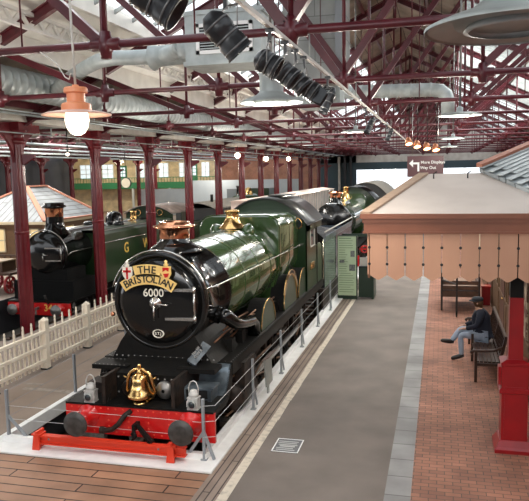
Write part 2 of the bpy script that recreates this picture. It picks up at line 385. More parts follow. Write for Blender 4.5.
# ================================================================ setting: roof
def roof(c, tagn):
    h = 10.62
    def strip(name, a, b_, m, th=.06, lift=.14, y0=-6.5, y1=YE + .3, parent=None):
        mb = MB()
        za, zb = 11.52 - SL * abs(a), 11.52 - SL * abs(b_)
        mb.prism([(c + a, y0, za + lift), (c + b_, y0, zb + lift), (c + b_, y0, zb + lift + th), (c + a, y0, za + lift + th)], (0, y1 - y0, 0))
        return struct(name, mb, m, parent)
    strip('ceiling', -h, -7.85, board); strip('ceiling', -7.85, -6.1, whiteroof); strip('ceiling', -2.3, 0, board)
    strip('ceiling', 0, 2.6, board); strip('ceiling', 8.0, h, board)
    # glazing with its bars
    for n, (a, b_, step) in enumerate(((-6.1, -2.3, 1.0), (2.6, 8.0, .42))):
        g = strip('window_%d' % (n + 21 + (2 if c < -10 else 0)), a, b_, rglass, th=.012)
        mb = MB(); y = -6.3
        za, zb = 11.52 - SL * abs(a) + .1, 11.52 - SL * abs(b_) + .1
        while y < YE:
            mb.bar((c + a, y, za), (c + b_, y, zb), .06, .09); y += step if y < 45 else step * 3
        for f in (0, .5, 1):
            mb.box(c + a + (b_ - a) * f - .05, c + a + (b_ - a) * f + .05, -6.5, YE, za + (zb - za) * f - .06, za + (zb - za) * f + .04)
        mb.build('glazing_bars', galvd, g)
roof(RX, 'nave')
roof(RX - 21.3, 'side_nave')
struct('ceiling', MB().box(-48.6, -34, -6.5, YE, 8.4, 8.5), offwhite)
# valley gutter beams over the columns
struct('trim_8', MB().box(XL - .28, XL + .28, -6, YE, 6.32, 6.5), offwhite)
struct('trim_9', MB().box(-33.9, -33.5, -6, YE, 6.32, 6.5), offwhite)
struct('trim_10', MB().box(XR - .3, XR + .3, -6, YE, 6.32, 6.5), offwhite)
# perforated white purlin beam below the glazing
def purlin(x, z, name):
    b = MB(); b.box(x - .05, x + .05, -6, YE, z - .30, z - .23); b.box(x - .05, x + .05, -6, YE, z + .0, z + .08)
    y = -6
    while y < 60:
        b.bar((x, y, z - .25), (x, y + .3, z + .02), .05, .09); b.bar((x, y + .3, z + .02), (x, y + .6, z - .25), .05, .09); y += .6
    struct(name, b, whiteroof)
purlin(-8.65, 8.12, 'trim_11')
struct('trim_14', MB().box(-9.52, -9.44, -6, YE, 7.42, 7.93), whiteroof)
struct('trim_12', MB().box(-7.98, -7.86, -6, YE, 8.40, 8.80), whiteroof)
# purlins of the boarded parts
b = MB()
for a in (-9.9, -1.2, 1.3, 9.2):
    x = RX + a; z = rz(x)
    b.box(x - .05, x + .05, -6, YE, z - .06, z + .13)
struct('trim_13', b, maroon)
# ================================================================ trusses
def make_truss(y, label):
    t = thing('roof_truss', label, 'roof truss', (RX, y, 6.42), 'maroon roof trusses of the main nave')
    nz = 6.42; xs = [RX + k * 2.58 for k in range(-3, 4)]
    MB().tube([(XL + .1, y, nz), (XR - .1, y, nz)], .055, 10).build('tie_rod', maroon, t)
    for sgn in (-1, 1):
        xe = XL + .05 if sgn < 0 else XR - .05
        p, q = V((xe, y, rz(xe) + .0)), V((RX, y, rz(RX)))
        b = MB(); up = (q - p).normalized().cross(V((0, 1, 0)))
        if up.z < 0: up = -up
        b.bar(p, q, .16, .03, up)
        b.bar(p - up * .20, q - up * .20, .16, .03, up)
        b.bar(p - up * .10, q - up * .10, .03, .18, up)
        b.build('rafter', maroon, t)
    for k, x in zip(range(-3, 4), xs):
        MB().tube([(x, y, nz - .12), (x, y, rz(x) - .15)], .038, 8).build('hanger_rod', maroon, t)
        MB().lathe([(.03, -.19), (.075, -.19), (.085, -.10), (.10, -.09), (.10, .09), (.085, .10), (.075, .17), (.03, .17)], (x, y, nz), (0, 0, 1), 10).lathe([(.05, -.22), (.085, -.2), (.085, .2), (.05, .22)], (x, y, nz), (1, 0, 0), 10).build('rod_joint', maroon, t)
    for k in range(-4, 5):
        if k == 0: continue
        s = 1 if k > 0 else -1
        if abs(k) == 4: continue
        xt = RX + k * 2.58; xb = RX + (k - s) * 2.58
        p, q = V((xt, y, rz(xt) - .2)), V((xb, y, nz + .04)); d = (q - p).normalized(); up = d.cross(V((0, 1, 0)))
        b = MB(); b.bar(p, q, .15, .028, up); b.bar(p - up * .065, q - up * .065, .028, .13, up)
        b.build('strut', maroon, t)
    for x in (XL + 1.35, RX - 1.29, RX + 1.29, RX - 3.87, RX + 3.87):
        MB().tube([(x, y, nz), (x, y, rz(x) - .15)], .013, 6).build('thin_rod', maroon, t)
    return t
T0 = make_truss(Y0, 'maroon roof truss of the main nave, nearest to the viewer')
for k in range(-1, NT):
    if k == 0: continue
    c = copy_tree(T0, None, (0, SP * k, 0))
    c['label'] = ('maroon roof truss of the main nave, %s to the viewer' % ORD[k]) if k > 0 else 'maroon roof truss of the main nave, overhead behind the viewer'
    if k < 0:
        for ch in list(c.children): bpy.data.objects.remove(ch)
        bpy.data.objects.remove(c)
for i, k in enumerate(range(1, NT)):
    c = copy_tree(T0, None, (-21.3, SP * k, 0)); c['label'] = 'maroon truss over the far left nave beyond the columns, %s of that nave' % ORD[i]; c['group'] = 'maroon roof trusses of the far left nave'
# ================================================================ columns
def make_column(x, y, label, group, zb=0):
    t = thing('iron_column', label, 'column', (x, y, zb), group)
    b = MB(); n = 40
    def ring(r, z): return [(x + math.cos(2 * PI * k / n) * r * (1 if k % 5 not in (0, 1) else .84), y + math.sin(2 * PI * k / n) * r * (1 if k % 5 not in (0, 1) else .84), z) for k in range(n)]
    b.loft([ring(.225, zb + .3), ring(.215, 3), ring(.20, 5.75)]); b.build('shaft', maroon2, t)
    MB().lathe([(.26, 0), (.26, .16), (.24, .22), (.225, .34), (.2, .36)], (x, y, zb), (0, 0, 1), 20).build('base', maroon2, t)
    MB().lathe([(.2, 5.66), (.26, 5.7), (.26, 5.78), (.22, 5.82), (.24, 5.95), (.34, 6.08)], (x, y, 0), (0, 0, 1), 20).box(x - .36, x + .36, y - .36, y + .36, 6.08, 6.32).build('capital', maroon2, t)
    MB().lathe([(.21, 2.9), (.228, 2.92), (.228, 2.98), (.21, 3.0)], (x, y, 0), (0, 0, 1), 20).build('collar_ring', maroon2, t)
    for dy in (-1, 1):          # arched bracket under the gutter beam
        b = MB(); pts = []
        for i in range(9):
            a = i / 8 * PI / 2; pts.append((x, y + dy * (.2 + 1.0 * (1 - math.cos(a))), 5.15 + .95 * math.sin(a)))
        for i in range(8):
            p, q = pts[i], pts[i + 1]
            b.prism([(x - .05, p[1], p[2] - .04), (x - .05, q[1], q[2] - .04), (x - .05, q[1], 6.3), (x - .05, p[1], 6.3)], (.1, 0, 0))
        b.build('bracket', maroon2, t)
    b = MB(); b.prism([(x + .18, y - .05, 5.35), (x + .18, y - .05, 5.0), (x + .62, y - .05, 5.25), (x + .62, y - .05, 5.35)], (0, .1, 0)); b.build('bracket_arm', maroon2, t)
    return t
C0 = make_column(-12.6, 18.18, 'tall maroon iron column standing left of the black engine smokebox, nearest of its row', 'maroon iron columns of the left row', -1.3)
C1 = make_column(-33.7, 18.18 + SP * 6, 'maroon column of the far row at the left back, nearest of that row', 'maroon iron columns of the far row')
for k in range(1, 13):
    c = copy_tree(C0, None, (0, SP * k, 0)); c['label'] = 'maroon iron column of the near row left of the green engine, %s of the row' % ORD[k]
for i in range(1, 7):
    c = copy_tree(C1, None, (0, SP * i, 0)); c['label'] = 'maroon column of the far row at the left back, %s of that row' % ORD[i]
# ================================================================ picket fence
FX = -9.25
fn = thing('picket_fence', 'cream white picket fence between the walkway and the maroon columns', 'fence', (FX, 14, 0))
y = 9.98; posts = []
while y < 26.5: posts.append(y); y += 2.01
for y in posts:
    b = MB(); b.box(FX - .075, FX + .075, y - .075, y + .075, 0, 1.2); b.add([(FX - .085, y - .085, 1.2), (FX + .085, y - .085, 1.2), (FX + .085, y + .085, 1.2), (FX - .085, y + .085, 1.2), (FX, y, 1.29)], [(0, 1, 4), (1, 2, 4), (2, 3, 4), (3, 0, 4)])
    b.build('fence_post', creamp, fn)
    MB().box(FX - .1, FX + .1, y - .1, y + .1, 0, .03).build('post_foot', blackm, fn)
for y in posts[:-1]:
    for z in (.24, .585, .94): MB().box(FX + .0, FX + .075, y + .07, y + 1.94, z - .035, z + .035).build('fence_rail', creamp, fn)
    for i in range(11):
        yy = y + .16 + i * .169; h = 1.24 if i % 2 == 0 else .84
        MB().prism([(FX - .03, yy + a, z) for a, z in ((-.028, .08), (.028, .08), (.028, h - .12), (.012, h - .09), (.024, h - .05), (0, h), (-.024, h - .05), (-.012, h - .09), (-.028, h - .12))], (.028, 0, 0)).build('picket', creamp, fn)
#==KING==
# ================================================================ the big green express engine
KX = -4.86; BY = 9.93; BZ = 2.38
K = thing('steam_locomotive', 'large express engine numbered 6000 with yellow THE BRISTOLIAN headboard and red buffer beam', 'steam locomotive', (KX, BY, -.5), None)
def X(u): return KX + u
# buffer beam
b = MB(); b.box(X(-1.355), X(1.355), BY - .02, BY + .04, .27, .77); beam = b.build('buffer_beam', redp, K)
b = MB(); pts = []
for i in range(19):
    u = -1.24 + i * 2.48 / 18; pts += [(X(u), BY - .02, .72), (X(u), BY - .02, .32)]
for u in (-.55, -.18, .18, .55, -1.0, 1.0):
    for z in (.42, .52, .62): pts.append((X(u), BY - .02, z))
b.rivets(pts, .02, (0, -1, 0)); b.build('rivets', redo, beam)
# footplate deck over the beam and step up to the running plate
b = MB(); b.box(X(-1.35), X(1.34), BY - .03, 10.75, .765, .80); b.build('front_footplate', blackm, K)
for s in (-1, 1):
    # S curved sheet rising to the running plate
    prof = [(10.7, .80), (10.85, .83), (10.95, .92), (11.02, 1.05), (11.08, 1.16), (11.18, 1.23), (11.35, 1.25)]
    x0, x1 = sorted((X(s * .70), X(s * 1.26)))
    b = MB(); m_ = len(prof); b.add([(x, y, z - dz) for dz in (0, .03) for x in (x0, x1) for y, z in prof], [(k, k + 1, m_ + k + 1, m_ + k) for k in range(m_ - 1)] + [(2 * m_ + k, 2 * m_ + k + 1, 3 * m_ + k + 1, 3 * m_ + k) for k in range(m_ - 1)], True)
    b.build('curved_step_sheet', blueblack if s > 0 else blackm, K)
    b = MB(); x = X(s * 1.26)
    poly = [(x, y, z) for y, z in prof] + [(x, 11.35, 1.12), (x, 11.22, .98), (x, 11.12, .8), (x, 10.98, .66), (x, 10.8, .6), (x, BY, .6), (x, BY, .78), (x, 10.6, .78)]
    b.prism(poly, (-s * .03, 0, 0)); b.build('valance', blackm, K)
# toe box with a slot seen on the right
b = MB(); b.box(X(.62), X(1.14), 10.42, 10.72, .8, 1.0); b.box(X(.58), X(1.18), 10.38, 10.74, 1.0, 1.03).box(X(.62), X(.68), 10.36, 10.42, .8, 1.0).box(X(1.08), X(1.14), 10.36, 10.42, .8, 1.0)
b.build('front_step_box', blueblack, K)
MB().box(X(.68), X(1.08), 10.405, 10.418, .83, .97).build('step_box_opening', blacktxt, K)
b = MB(); b.box(X(-1.14), X(-.62), 10.42, 10.72, .8, .98).box(X(-1.18), X(-.58), 10.38, 10.74, .98, 1.01); b.build('front_step_box', grimy, K)
b = MB()
for i in range(9): b.tube([(X(-1.12 + i * .062), 10.9, 1.03), (X(-1.12 + i * .062), 10.9, 1.2)], .016, 6)
b.box(X(-1.16), X(-.56), 10.84, 10.96, 1.19, 1.23); b.box(X(-1.16), X(-.56), 10.84, 10.96, 1.0, 1.03); b.build('lubricator_pipes', grimy, K)
# running plate with riveted edge
b = MB(); b.box(X(-1.27), X(1.27), 11.2, 21.0, 1.215, 1.25); rp = b.build('running_plate', blackm, K)
b = MB(); b.rivets([(X(s * 1.22), 11.3 + i * .11, 1.25) for s in (-1, 1) for i in range(88)] + [(X(s * (.78 + i * .11)), 11.28, 1.25) for s in (-1, 1) for i in range(5)], .013); b.build('rivets', rivetm, rp)
for s in (-1, 1): MB().box(X(s * 1.255) - .015, X(s * 1.255) + .015, 11.2, 21, 1.02, 1.23).build('side_valance', blackm, K)
# frames and inside cylinder cover
b = MB(); b.box(X(-.66), X(-.60), BY, 21, -.1, 1.27).box(X(.60), X(.66), BY, 21, -.1, 1.27); b.build('main_frame', grimy, K)
b = MB(); b.box(X(-.62), X(.62), 10.35, 11.5, .8, 1.22); b.prism([(X(-.62), 10.35, 1.22), (X(.62), 10.35, 1.22), (X(.62), 11.0, 1.38), (X(-.62), 11.0, 1.38)], (0, .5, -.2)); cc = b.build('inside_cylinder_casing', blackm, K)
b = MB(); b.rivets([(X(-.56 + i * .125), 10.345, .88) for i in range(10)] + [(X(-.56 + i * .125), 10.345, 1.15) for i in range(10)], .018, (0, -1, 0)); b.build('rivets', rivetm, cc)
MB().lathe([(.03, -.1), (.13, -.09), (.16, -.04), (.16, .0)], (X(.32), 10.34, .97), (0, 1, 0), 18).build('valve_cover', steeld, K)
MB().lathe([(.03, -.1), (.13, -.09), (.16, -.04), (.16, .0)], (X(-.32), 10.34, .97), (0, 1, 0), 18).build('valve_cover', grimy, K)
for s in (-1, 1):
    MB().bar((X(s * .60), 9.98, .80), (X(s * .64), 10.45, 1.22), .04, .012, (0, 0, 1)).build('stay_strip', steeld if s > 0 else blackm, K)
# riveted saddle under the smokebox
b = MB(); b.prism([(X(-1.0), 10.95, 1.25), (X(1.0), 10.95, 1.25), (X(.75), 10.95, 1.62), (X(.55), 10.95, 1.95), (X(-.55), 10.95, 1.95), (X(-.8), 10.95, 1.62)], (0, 1.5, 0)); sd = b.build('smokebox_saddle', blackm, K)
b = MB(); b.rivets([(X(-1.0 + i * .118), 10.945, 1.36) for i in range(18)], .018, (0, -1, 0)); b.build('rivets', rivetm, sd)
MB().box(X(.45), X(1.15), 10.55, 10.95, 1.22, 1.3).build('saddle_step', blackm, K)
t_ = MB().box(X(-1.15), X(-.45), 10.5, 10.95, 1.22, 1.3).build('saddle_step', blackm, K)
b = MB(); b.rivets([(X(-1.1 + i * .08), 10.54, 1.3) for i in range(8)] + [(X(-1.1 + i * .08), 10.9, 1.3) for i in range(8)], .014); b.build('rivets', rivetm, t_)
# leaning reflective cylinder front casing on the right with cast lettering
m = MB(); p = V((X(.66), 10.72, 1.34)); q = V((X(.84), 11.08, 1.60)); m.bar(p, q, .18, .06, (.35, -.5, .8)); cs = m.build('outside_steam_chest_plate', mat('cast plate', (.10, .12, .14), .25, .5, col2=(.2, .23, .26), scale=9), K)
d = (q - p).normalized(); up = V((.35, -.5, .8)); xx = d.cross(up).normalized(); yy = xx.cross(d)
if yy.z < 0: xx, yy = -xx, -yy
MB().text('G.W.R', .075, tuple(p * .55 + q * .45 + yy * .047), d, yy.cross(d)).text('No 6000', .07, tuple(p * .45 + q * .55 + yy * .047 + yy.cross(d) * .07), d, yy.cross(d)).build('cast_lettering', rivetm, cs)
# smokebox
SF = 10.98
b = MB(); b.lathe([(.86, .04), (.895, .02), (.90, 0.10), (.885, .13), (.895, 1.32), (.91, 1.32), (.91, 1.38), (.895, 1.38)], (X(0), SF, BZ), (0, 1, 0), 64); sb = b.build('smokebox', black, K)
b = MB(); pts = []
b2 = MB()
for yy_ in (SF + .18, SF + .7, SF + 1.28):
    for k in range(36):
        a = -.2 + k * (PI + .4) / 35; dn = V((math.cos(a), 0, math.sin(a))); b2.rivets([V((X(0), yy_, BZ)) + dn * .89], .013, dn)
b2.build('rivets', blackm, sb)
MB().lathe([(.895, .06), (.90, .0), (.88, -.03), (.835, -.035), (.80, -.02), (.795, .05)], (X(0), SF, BZ), (0, 1, 0), 64).build('front_ring', black, sb)
dr = MB().lathe([(.75, .02), (.755, -.045), (.74, -.075), (.67, -.10), (.5, -.125), (.25, -.14), (.02, -.145)], (X(0), SF, BZ), (0, 1, 0), 56).lathe([(.80, .0), (.75, .01)], (X(0), SF, BZ), (0, 1, 0), 56).build('smokebox_door', black, K)
FYD = SF - .15
b = MB()
for k in range(10):
    a = PI / 2 + .35 + k * (2 * PI - .7) / 9
for z, L0 in ((2.62, .16), (2.10, .16)):
    b.prism([(X(L0), FYD + .01, z - .022), (X(.70), FYD + .06, z - .03), (X(.70), FYD + .06, z + .03), (X(L0), FYD + .01, z + .022)], (0, -.028, 0))
b.tube([(X(.70), FYD + .04, 2.03), (X(.70), FYD + .04, 2.69)], .022, 8)
b.tube([(X(.70), FYD + .04, 2.05), (X(.70), FYD + .04, 2.15)], .035, 8).tube([(X(.70), FYD + .04, 2.57), (X(.70), FYD + .04, 2.67)], .035, 8)
b.build('door_hinge', steel, dr)
b = MB(); b.lathe([(.02, -.1), (.045, -.09), (.055, -.03), (.105, -.02), (.115, .02)], (X(-.02), FYD, BZ), (0, 1, 0), 18)
b.tube([(X(-.02), FYD - .08, BZ), (X(-.02), FYD - .09, BZ - .30)], [.016, .012], 8).tube([(X(-.02), FYD - .06, BZ), (X(.24), FYD - .08, BZ - .02)], [.016, .012], 8)
b.build('door_dart', steel, dr)
MB().text('6000', .20, (X(-.05), FYD - .005, 2.56)).build('number', whitetxt, dr)
b = MB(); b.lathe([(.065, 0), (.065, -.012), (.075, -.012), (.085, -.006), (.085, 0)], (X(.0), FYD + .035, 1.82), (0, 1, 0), 20, ); 
for i in range(len(b.v)): b.v[i].x = X(0) + (b.v[i].x - X(0)) * 1.35
b.text('S.T.J', .07, (X(0), FYD + .02, 1.82)).build('shed_plate', whitetxt, dr)
# headboard THE BRISTOLIAN
hb = thing('headboard', 'yellow arched THE BRISTOLIAN headboard with two shields on the black smokebox door', 'headboard', (X(-.1), FYD - .06, 2.7))
ac = V((X(-.11), 0, 1.955)); hy = FYD - .09
def arc_poly(r0, r1, a0, a1, n=16):
    o = [(ac.x + r1 * math.sin(a0 + (a1 - a0) * k / n), hy, ac.z + r1 * math.cos(a0 + (a1 - a0) * k / n)) for k in range(n + 1)]
    i_ = [(ac.x + r0 * math.sin(a1 - (a1 - a0) * k / n), hy, ac.z + r0 * math.cos(a1 - (a1 - a0) * k / n)) for k in range(n + 1)]
    return o, i_
def ring_strip(mb, r0, r1, a0, a1, y, th, n=16):
    for k in range(n):
        b0, b1 = a0 + (a1 - a0) * k / n, a0 + (a1 - a0) * (k + 1) / n
        mb.prism([(ac.x + r * math.sin(a), y, ac.z + r * math.cos(a)) for r, a in ((r0, b0), (r0, b1), (r1, b1), (r1, b0))], (0, th, 0))
b = MB(); ring_strip(b, .775, .965, -.60, .60, hy, .025); ring_strip(b, .93, 1.13, -.25, .25, hy, .0251)
b.build('board', yellow, hb)
b = MB(); s_ = 'BRISTOLIAN'; wds = [.80, .82, .46, .76, .74, .90, .82, .50, .84, .86]
tot = sum(wds); a = -.55
for ch, wd in zip(s_, wds):
    a += 1.10 * wd / tot / 2; r = .868; dx = V((math.cos(a), 0, -math.sin(a))); dz = V((math.sin(a), 0, math.cos(a)))
    b.text(ch, .185, (ac.x + r * math.sin(a), hy - .004, ac.z + r * math.cos(a)), dx, dz); a += 1.10 * wd / tot / 2
for ch, a in (('T', -.125), ('H', -.005), ('E', .115)):
    dx = V((math.cos(a), 0, -math.sin(a))); dz = V((math.sin(a), 0, math.cos(a))); r = 1.035
    b.text(ch, .185, (ac.x + r * math.sin(a), hy - .004, ac.z + r * math.cos(a)), dx, dz)
b.build('lettering', blacktxt, hb)
def shield(cx, cz, kind):
    out = [(-.09, .11), (.09, .11), (.09, -.03), (.05, -.10), (0, -.13), (-.05, -.10), (-.09, -.03)]
    MB().prism([(cx + x, hy - .022, cz + z) for x, z in out], (0, .03, 0)).lathe([(.03, 0), (.05, .03), (.02, .06), (.035, .09), (.0, .12)], (cx, hy - .01, cz + .11), (0, 0, 1), 8).build('shield', yellow if kind else whitetxt, hb)
    b = MB(); y = hy - .03
    if kind == 0: b.box(cx - .018, cx + .018, y, y + .01, cz - .11, cz + .1).box(cx - .075, cx + .075, y, y + .01, cz + .01, cz + .05)
    else: b.prism([(cx + x, y, cz + z) for x, z in ((-.06, .09), (.06, .09), (.05, .02), (.0, .05), (-.06, .01))], (0, .01, 0)).prism([(cx + x, y, cz + z) for x, z in ((-.05, -.02), (.06, -.01), (.03, -.08), (-.02, -.09))], (0, .01, 0))
    b.build('emblem', redp, hb)
shield(X(-.11) - .38, 2.93, 0); shield(X(-.11) + .36, 2.95, 1)
# chimney
b = MB(); cy0 = 11.78; ctop = 3.76
b.lathe([(.50, 3.20), (.47, 3.27), (.36, 3.34), (.30, 3.40), (.285, 3.46)], (X(0), cy0, 0), (0, 0, 1), 32); b.build('chimney_base', black, K)
b = MB(); b.lathe([(.285, 3.45), (.285, 3.62), (.33, 3.645), (.405, 3.665), (.405, 3.69), (.335, 3.705), (.29, 3.73), (.285, 3.765), (.24, 3.765), (.23, 3.5)], (X(0), cy0, 0), (0, 0, 1), 40); b.build('chimney_cap', copper, K)
MB().lathe([(.23, 3.52), (.0, 3.52)], (X(0), cy0, 0), (0, 0, 1), 20).build('chimney_bore', blacktxt, K)
MB().lathe([(.52, -.02), (.53, .0), (.5, .03)], (X(0), cy0, 3.22), (0, 0, 1), 28).build('chimney_flange', black, K)
# boiler barrel, tapered
B0, B1 = 12.36, 15.95
b = MB(); b.lathe([(.90, 0), (.905, .01), (.985, B1 - B0)], (X(0), B0, BZ - .01), (0, 1, 0), 64); bl = b.build('boiler_barrel', green, K)
for i, yb in enumerate((B0 + .01, B0 + .98, B0 + 2.0, B0 + 3.0)):
    r = .905 + (yb - B0) / (B1 - B0) * .08
    MB().lathe([(r + .001, -.03), (r + .009, -.028), (r + .009, .028), (r + .001, .03)], (X(0), yb, BZ - .01), (0, 1, 0), 64).build('boiler_band', black if i == 0 else green, bl)
# safety valve cover
b = MB(); b.lathe([(.36, 0), (.30, .04), (.22, .12), (.165, .22), (.15, .32), (.17, .38), (.19, .40), (.16, .43), (.11, .44), (.10, .40)], (X(0), 15.45, BZ + .96), (0, 0, 1), 28); b.build('safety_valve_cover', brass, K)
for s in (-1, 1):
    b = MB(); b.lathe([(.20, 0), (.19, .1), (.14, .2), (.05, .26), (0, .27)], (X(s * .36), 15.42, BZ + .80), (s * .35, 0, 1), 16)
    b.tube([(X(s * .45), 15.4, BZ + .82), (X(s * .72), 15.35, BZ + .68), (X(s * .93), 15.3, BZ + .35)], .05, 8); b.build('clack_box', green, K)
# firebox, belpaire
def fb_ring(y, w, top, zb, wb):
    pts = []; r = .34
    for a in range(0, 7): t = a / 6 * PI / 2; pts.append((X(w - r + r * math.cos(t)), y, top - r + r * math.sin(t)))
    for a in range(0, 7): t = PI / 2 + a / 6 * PI / 2; pts.append((X(-w + r + r * math.cos(t)), y, top - r + r * math.sin(t)))
    pts += [(X(-w * .995), y, BZ), (X(-wb), y, zb), (X(wb), y, zb), (X(w * .995), y, BZ)]
    return pts
b = MB(); b.loft([fb_ring(15.95, 1.02, 3.56, 1.2, .72), fb_ring(16.0, 1.05, 3.60, 1.2, .72), fb_ring(18.5, .99, 3.52, 1.2, .70)], smooth=False); fb = b.build('firebox', green, K)
for p in fb.data.polygons: p.use_smooth = len(p.vertices) == 4
for yb in (16.03, 17.2, 18.38):
    k = (yb - 16) / 2.5; MB().loft([fb_ring(yb - .03, 1.058 - .06 * k, 3.608 - .08 * k, 1.2, .73), fb_ring(yb + .03, 1.058 - .06 * k, 3.608 - .08 * k, 1.2, .73)], smooth=False).build('firebox_band', green, fb)
# handrail along smokebox and boiler
for s in (-1, 1):
    pts = [(X(s * .1), SF - .05, BZ + 1.0)] if False else []
    a0 = .28
    for k in range(9):
        a = PI / 2 - (PI / 2 - a0) * k / 8; pts.append((X(s * .935 * math.cos(a)), SF - .02, BZ + .935 * math.sin(a)))
    pts += [(X(s * .93), SF + .12, BZ + .26), (X(s * .96), SF + .4, BZ + .25), (X(s * 1.0), B0, BZ + .25), (X(s * 1.06), B1, BZ + .25), (X(s * 1.12), 18.4, BZ + .25)]
    hr = MB().tube(pts, .016, 8).build('handrail', steel, K)
    b = MB()
    for yk in (11.3, 12.6, 13.9, 15.2, 16.6, 18.0):
        xk = 1.0 + max(0, yk - B0) * .02; b.ball((X(s * xk), yk, BZ + .25), .028, 6).tube([(X(s * (xk - .08)), yk, BZ + .25), (X(s * xk), yk, BZ + .25)], .012, 6)
    b.build('handrail_knob', steel, hr)
MB().ball((X(-.92), SF - .04, BZ - .25), .045, 8).build('lamp_iron', copper, K)
# outside steam pipes
for s in (-1, 1):
    b = MB(); b.tube([(X(s * .84), 11.75, 2.02), (X(s * 1.0), 11.8, 1.95), (X(s * 1.08), 12.0, 1.80), (X(s * 1.09), 12.35, 1.70), (X(s * 1.09), 12.75, 1.62), (X(s * 1.09), 13.1, 1.60), (X(s * 1.09), 13.3, 1.50), (X(s * 1.09), 13.32, 1.25)], [.15, .14, .12, .115, .115, .12, .13, .14], 16)
    b.lathe([(.17, -.03), (.17, .03)], (X(s * .86), 11.75, 2.0), (1 * s, 0, -.3), 16); b.build('outside_steam_pipe', black, K)
# pipe clutter below the boiler on the running plate
b = MB()
for k in range(9):
    y0 = 11.5 + random.random() * 2; L = .8 + random.random() * 2.5; xx_ = .72 + random.random() * .3; z0 = 1.36 + random.random() * .3
    b.tube([(X(xx_), y0, z0), (X(xx_ + .05), y0 + L * .5, z0 + .08), (X(xx_), y0 + L, z0)], .018, 6)
b.build('copper_pipes', mat('dull copper pipe', (.30, .16, .10), .35, .7), K)
for yk in (11.9, 12.6, 14.9, 15.6): MB().box(X(.85), X(1.05), yk, yk + .22, 1.25, 1.5).build('lubricator_box', blackm, K)
# splashers with brass beading and nameplate
for i, (yc, r, zt) in enumerate(((14.2, .62, 1.86), (16.5, .76, 2.05), (18.2, .70, 1.98))):
    for s in (-1, 1):
        zc = zt - r; b = MB(); n = 20; pts = []
        a0 = math.asin((1.25 - zc) / r)
        for k in range(n + 1):
            a = a0 + (PI - 2 * a0) * k / n; pts.append((yc + r * math.cos(a), zc + r * math.sin(a)))
        b.prism([(X(s * .82), y, z) for y, z in pts], (s * .34, 0, 0)); sp_ = b.build('splasher', shaded, K); MB().prism([(X(s * 1.16), y, z) for y, z in pts], (s * .02, 0, 0)).build('splasher_face', green2, sp_)  # splasher body near-black, its shade put into the colour
        MB().tube([(X(s * 1.185), y, z) for y, z in pts], .014, 6).build('brass_beading', brass, sp_)
        if i == 1:
            b = MB()
            for k in range(3, 17):
                (ya, za), (yb, zb) = pts[k], pts[k + 1]
                o = [V((X(s * 1.19), ya, zc + (za - zc) * 1.00)), V((X(s * 1.19), yb, zc + (zb - zc) * 1.0))]
                f = lambda p, q: V((p.x, yc + (p.y - yc) * q, zc + (p.z - zc) * q))
                b.prism([f(o[0], 1.0), f(o[1], 1.0), f(o[1], 1.17), f(o[0], 1.17)], (s * .02, 0, 0))
            npl = b.build('nameplate', mat('nameplate red', (.35, .02, .02), .3) if False else brass, sp_)
            b = MB(); word = 'KING GEORGE V'
            for j, ch in enumerate(word):
                a = (PI / 2 + .62 - 1.24 * j / (len(word) - 1)) if s > 0 else (PI / 2 - .62 + 1.24 * j / (len(word) - 1))
                rr = r * 1.085; ux = V((0, math.sin(a), -math.cos(a))); 
                if s > 0: ux = V((0, math.sin(a), -math.cos(a)))
                else: ux = V((0, -math.sin(a), math.cos(a)))
                b.text(ch, .11, (X(s * 1.213), yc + rr * math.cos(a), zc + rr * math.sin(a)), ux * 1, V((0, math.cos(a), math.sin(a)))) if ch != ' ' else None
            b.build('lettering', blacktxt, npl)
# driving wheels with spokes, rods
def wheel(parent, name, x, yc, zc, r, s, nsp, m, rim=.07):
    b = MB(); b.lathe([(r - rim, 0), (r, 0), (r, .12), (r - rim, .12), (r - rim, 0)], (x, yc, zc), (s, 0, 0), 36)
    b.lathe([(.0, -.03), (.14, -.03), (.16, .1), (.0, .12)], (x, yc, zc), (s, 0, 0), 16)
    for k in range(nsp):
        a = 2 * PI * k / nsp; b.bar((x + s * .05, yc + .1 * math.cos(a), zc + .1 * math.sin(a)), (x + s * .05, yc + (r - rim) * math.cos(a), zc + (r - rim) * math.sin(a)), .05, .05)
    return b.build(name, m, parent)
for yc in (14.05, 16.55, 18.95):
    for s in (-1, 1): wheel(K, 'driving_wheel', X(s * .78), yc, .46, .96, s, 18, grimy)
for yc in (11.0, 12.9):
    for s in (-1, 1): wheel(K, 'bogie_wheel', X(s * .78), yc, -.02, .46, s, 10, grimy)
for s in (-1, 1):
    MB().bar((X(s * 1.0), 14.05, .28), (X(s * 1.0), 18.95, .28), .05, .12, (0, 0, 1)).build('coupling_rod', steeld, K)
    b = MB(); b.lathe([(0, 0), (.28, .0), (.30, .05), (.30, 1.0), (0, 1.02)], (X(s * 1.05), 11.6, .42), (0, 1, 0), 20).box(X(s * 1.05) - .28, X(s * 1.05) + .28, 11.75, 12.5, .42, 1.1); b.build('cylinder', grimy, K)
    MB().bar((X(s * 1.05), 12.6, .42), (X(s * 1.02), 16.5, .3), .06, .12, (0, 0, 1)).build('connecting_rod', steeld, K)
b = MB()
for k in range(16):
    y0 = 11.2 + random.random() * 7.5; z0 = .1 + random.random() * .9; b.tube([(X(1.12), y0, z0), (X(1.12), y0 + .5 + random.random(), z0 + random.uniform(-.2, .2))], .02, 6)
b.build('underframe_pipes', mat('rusty pipe', (.16, .085, .05), .5, .4), K)
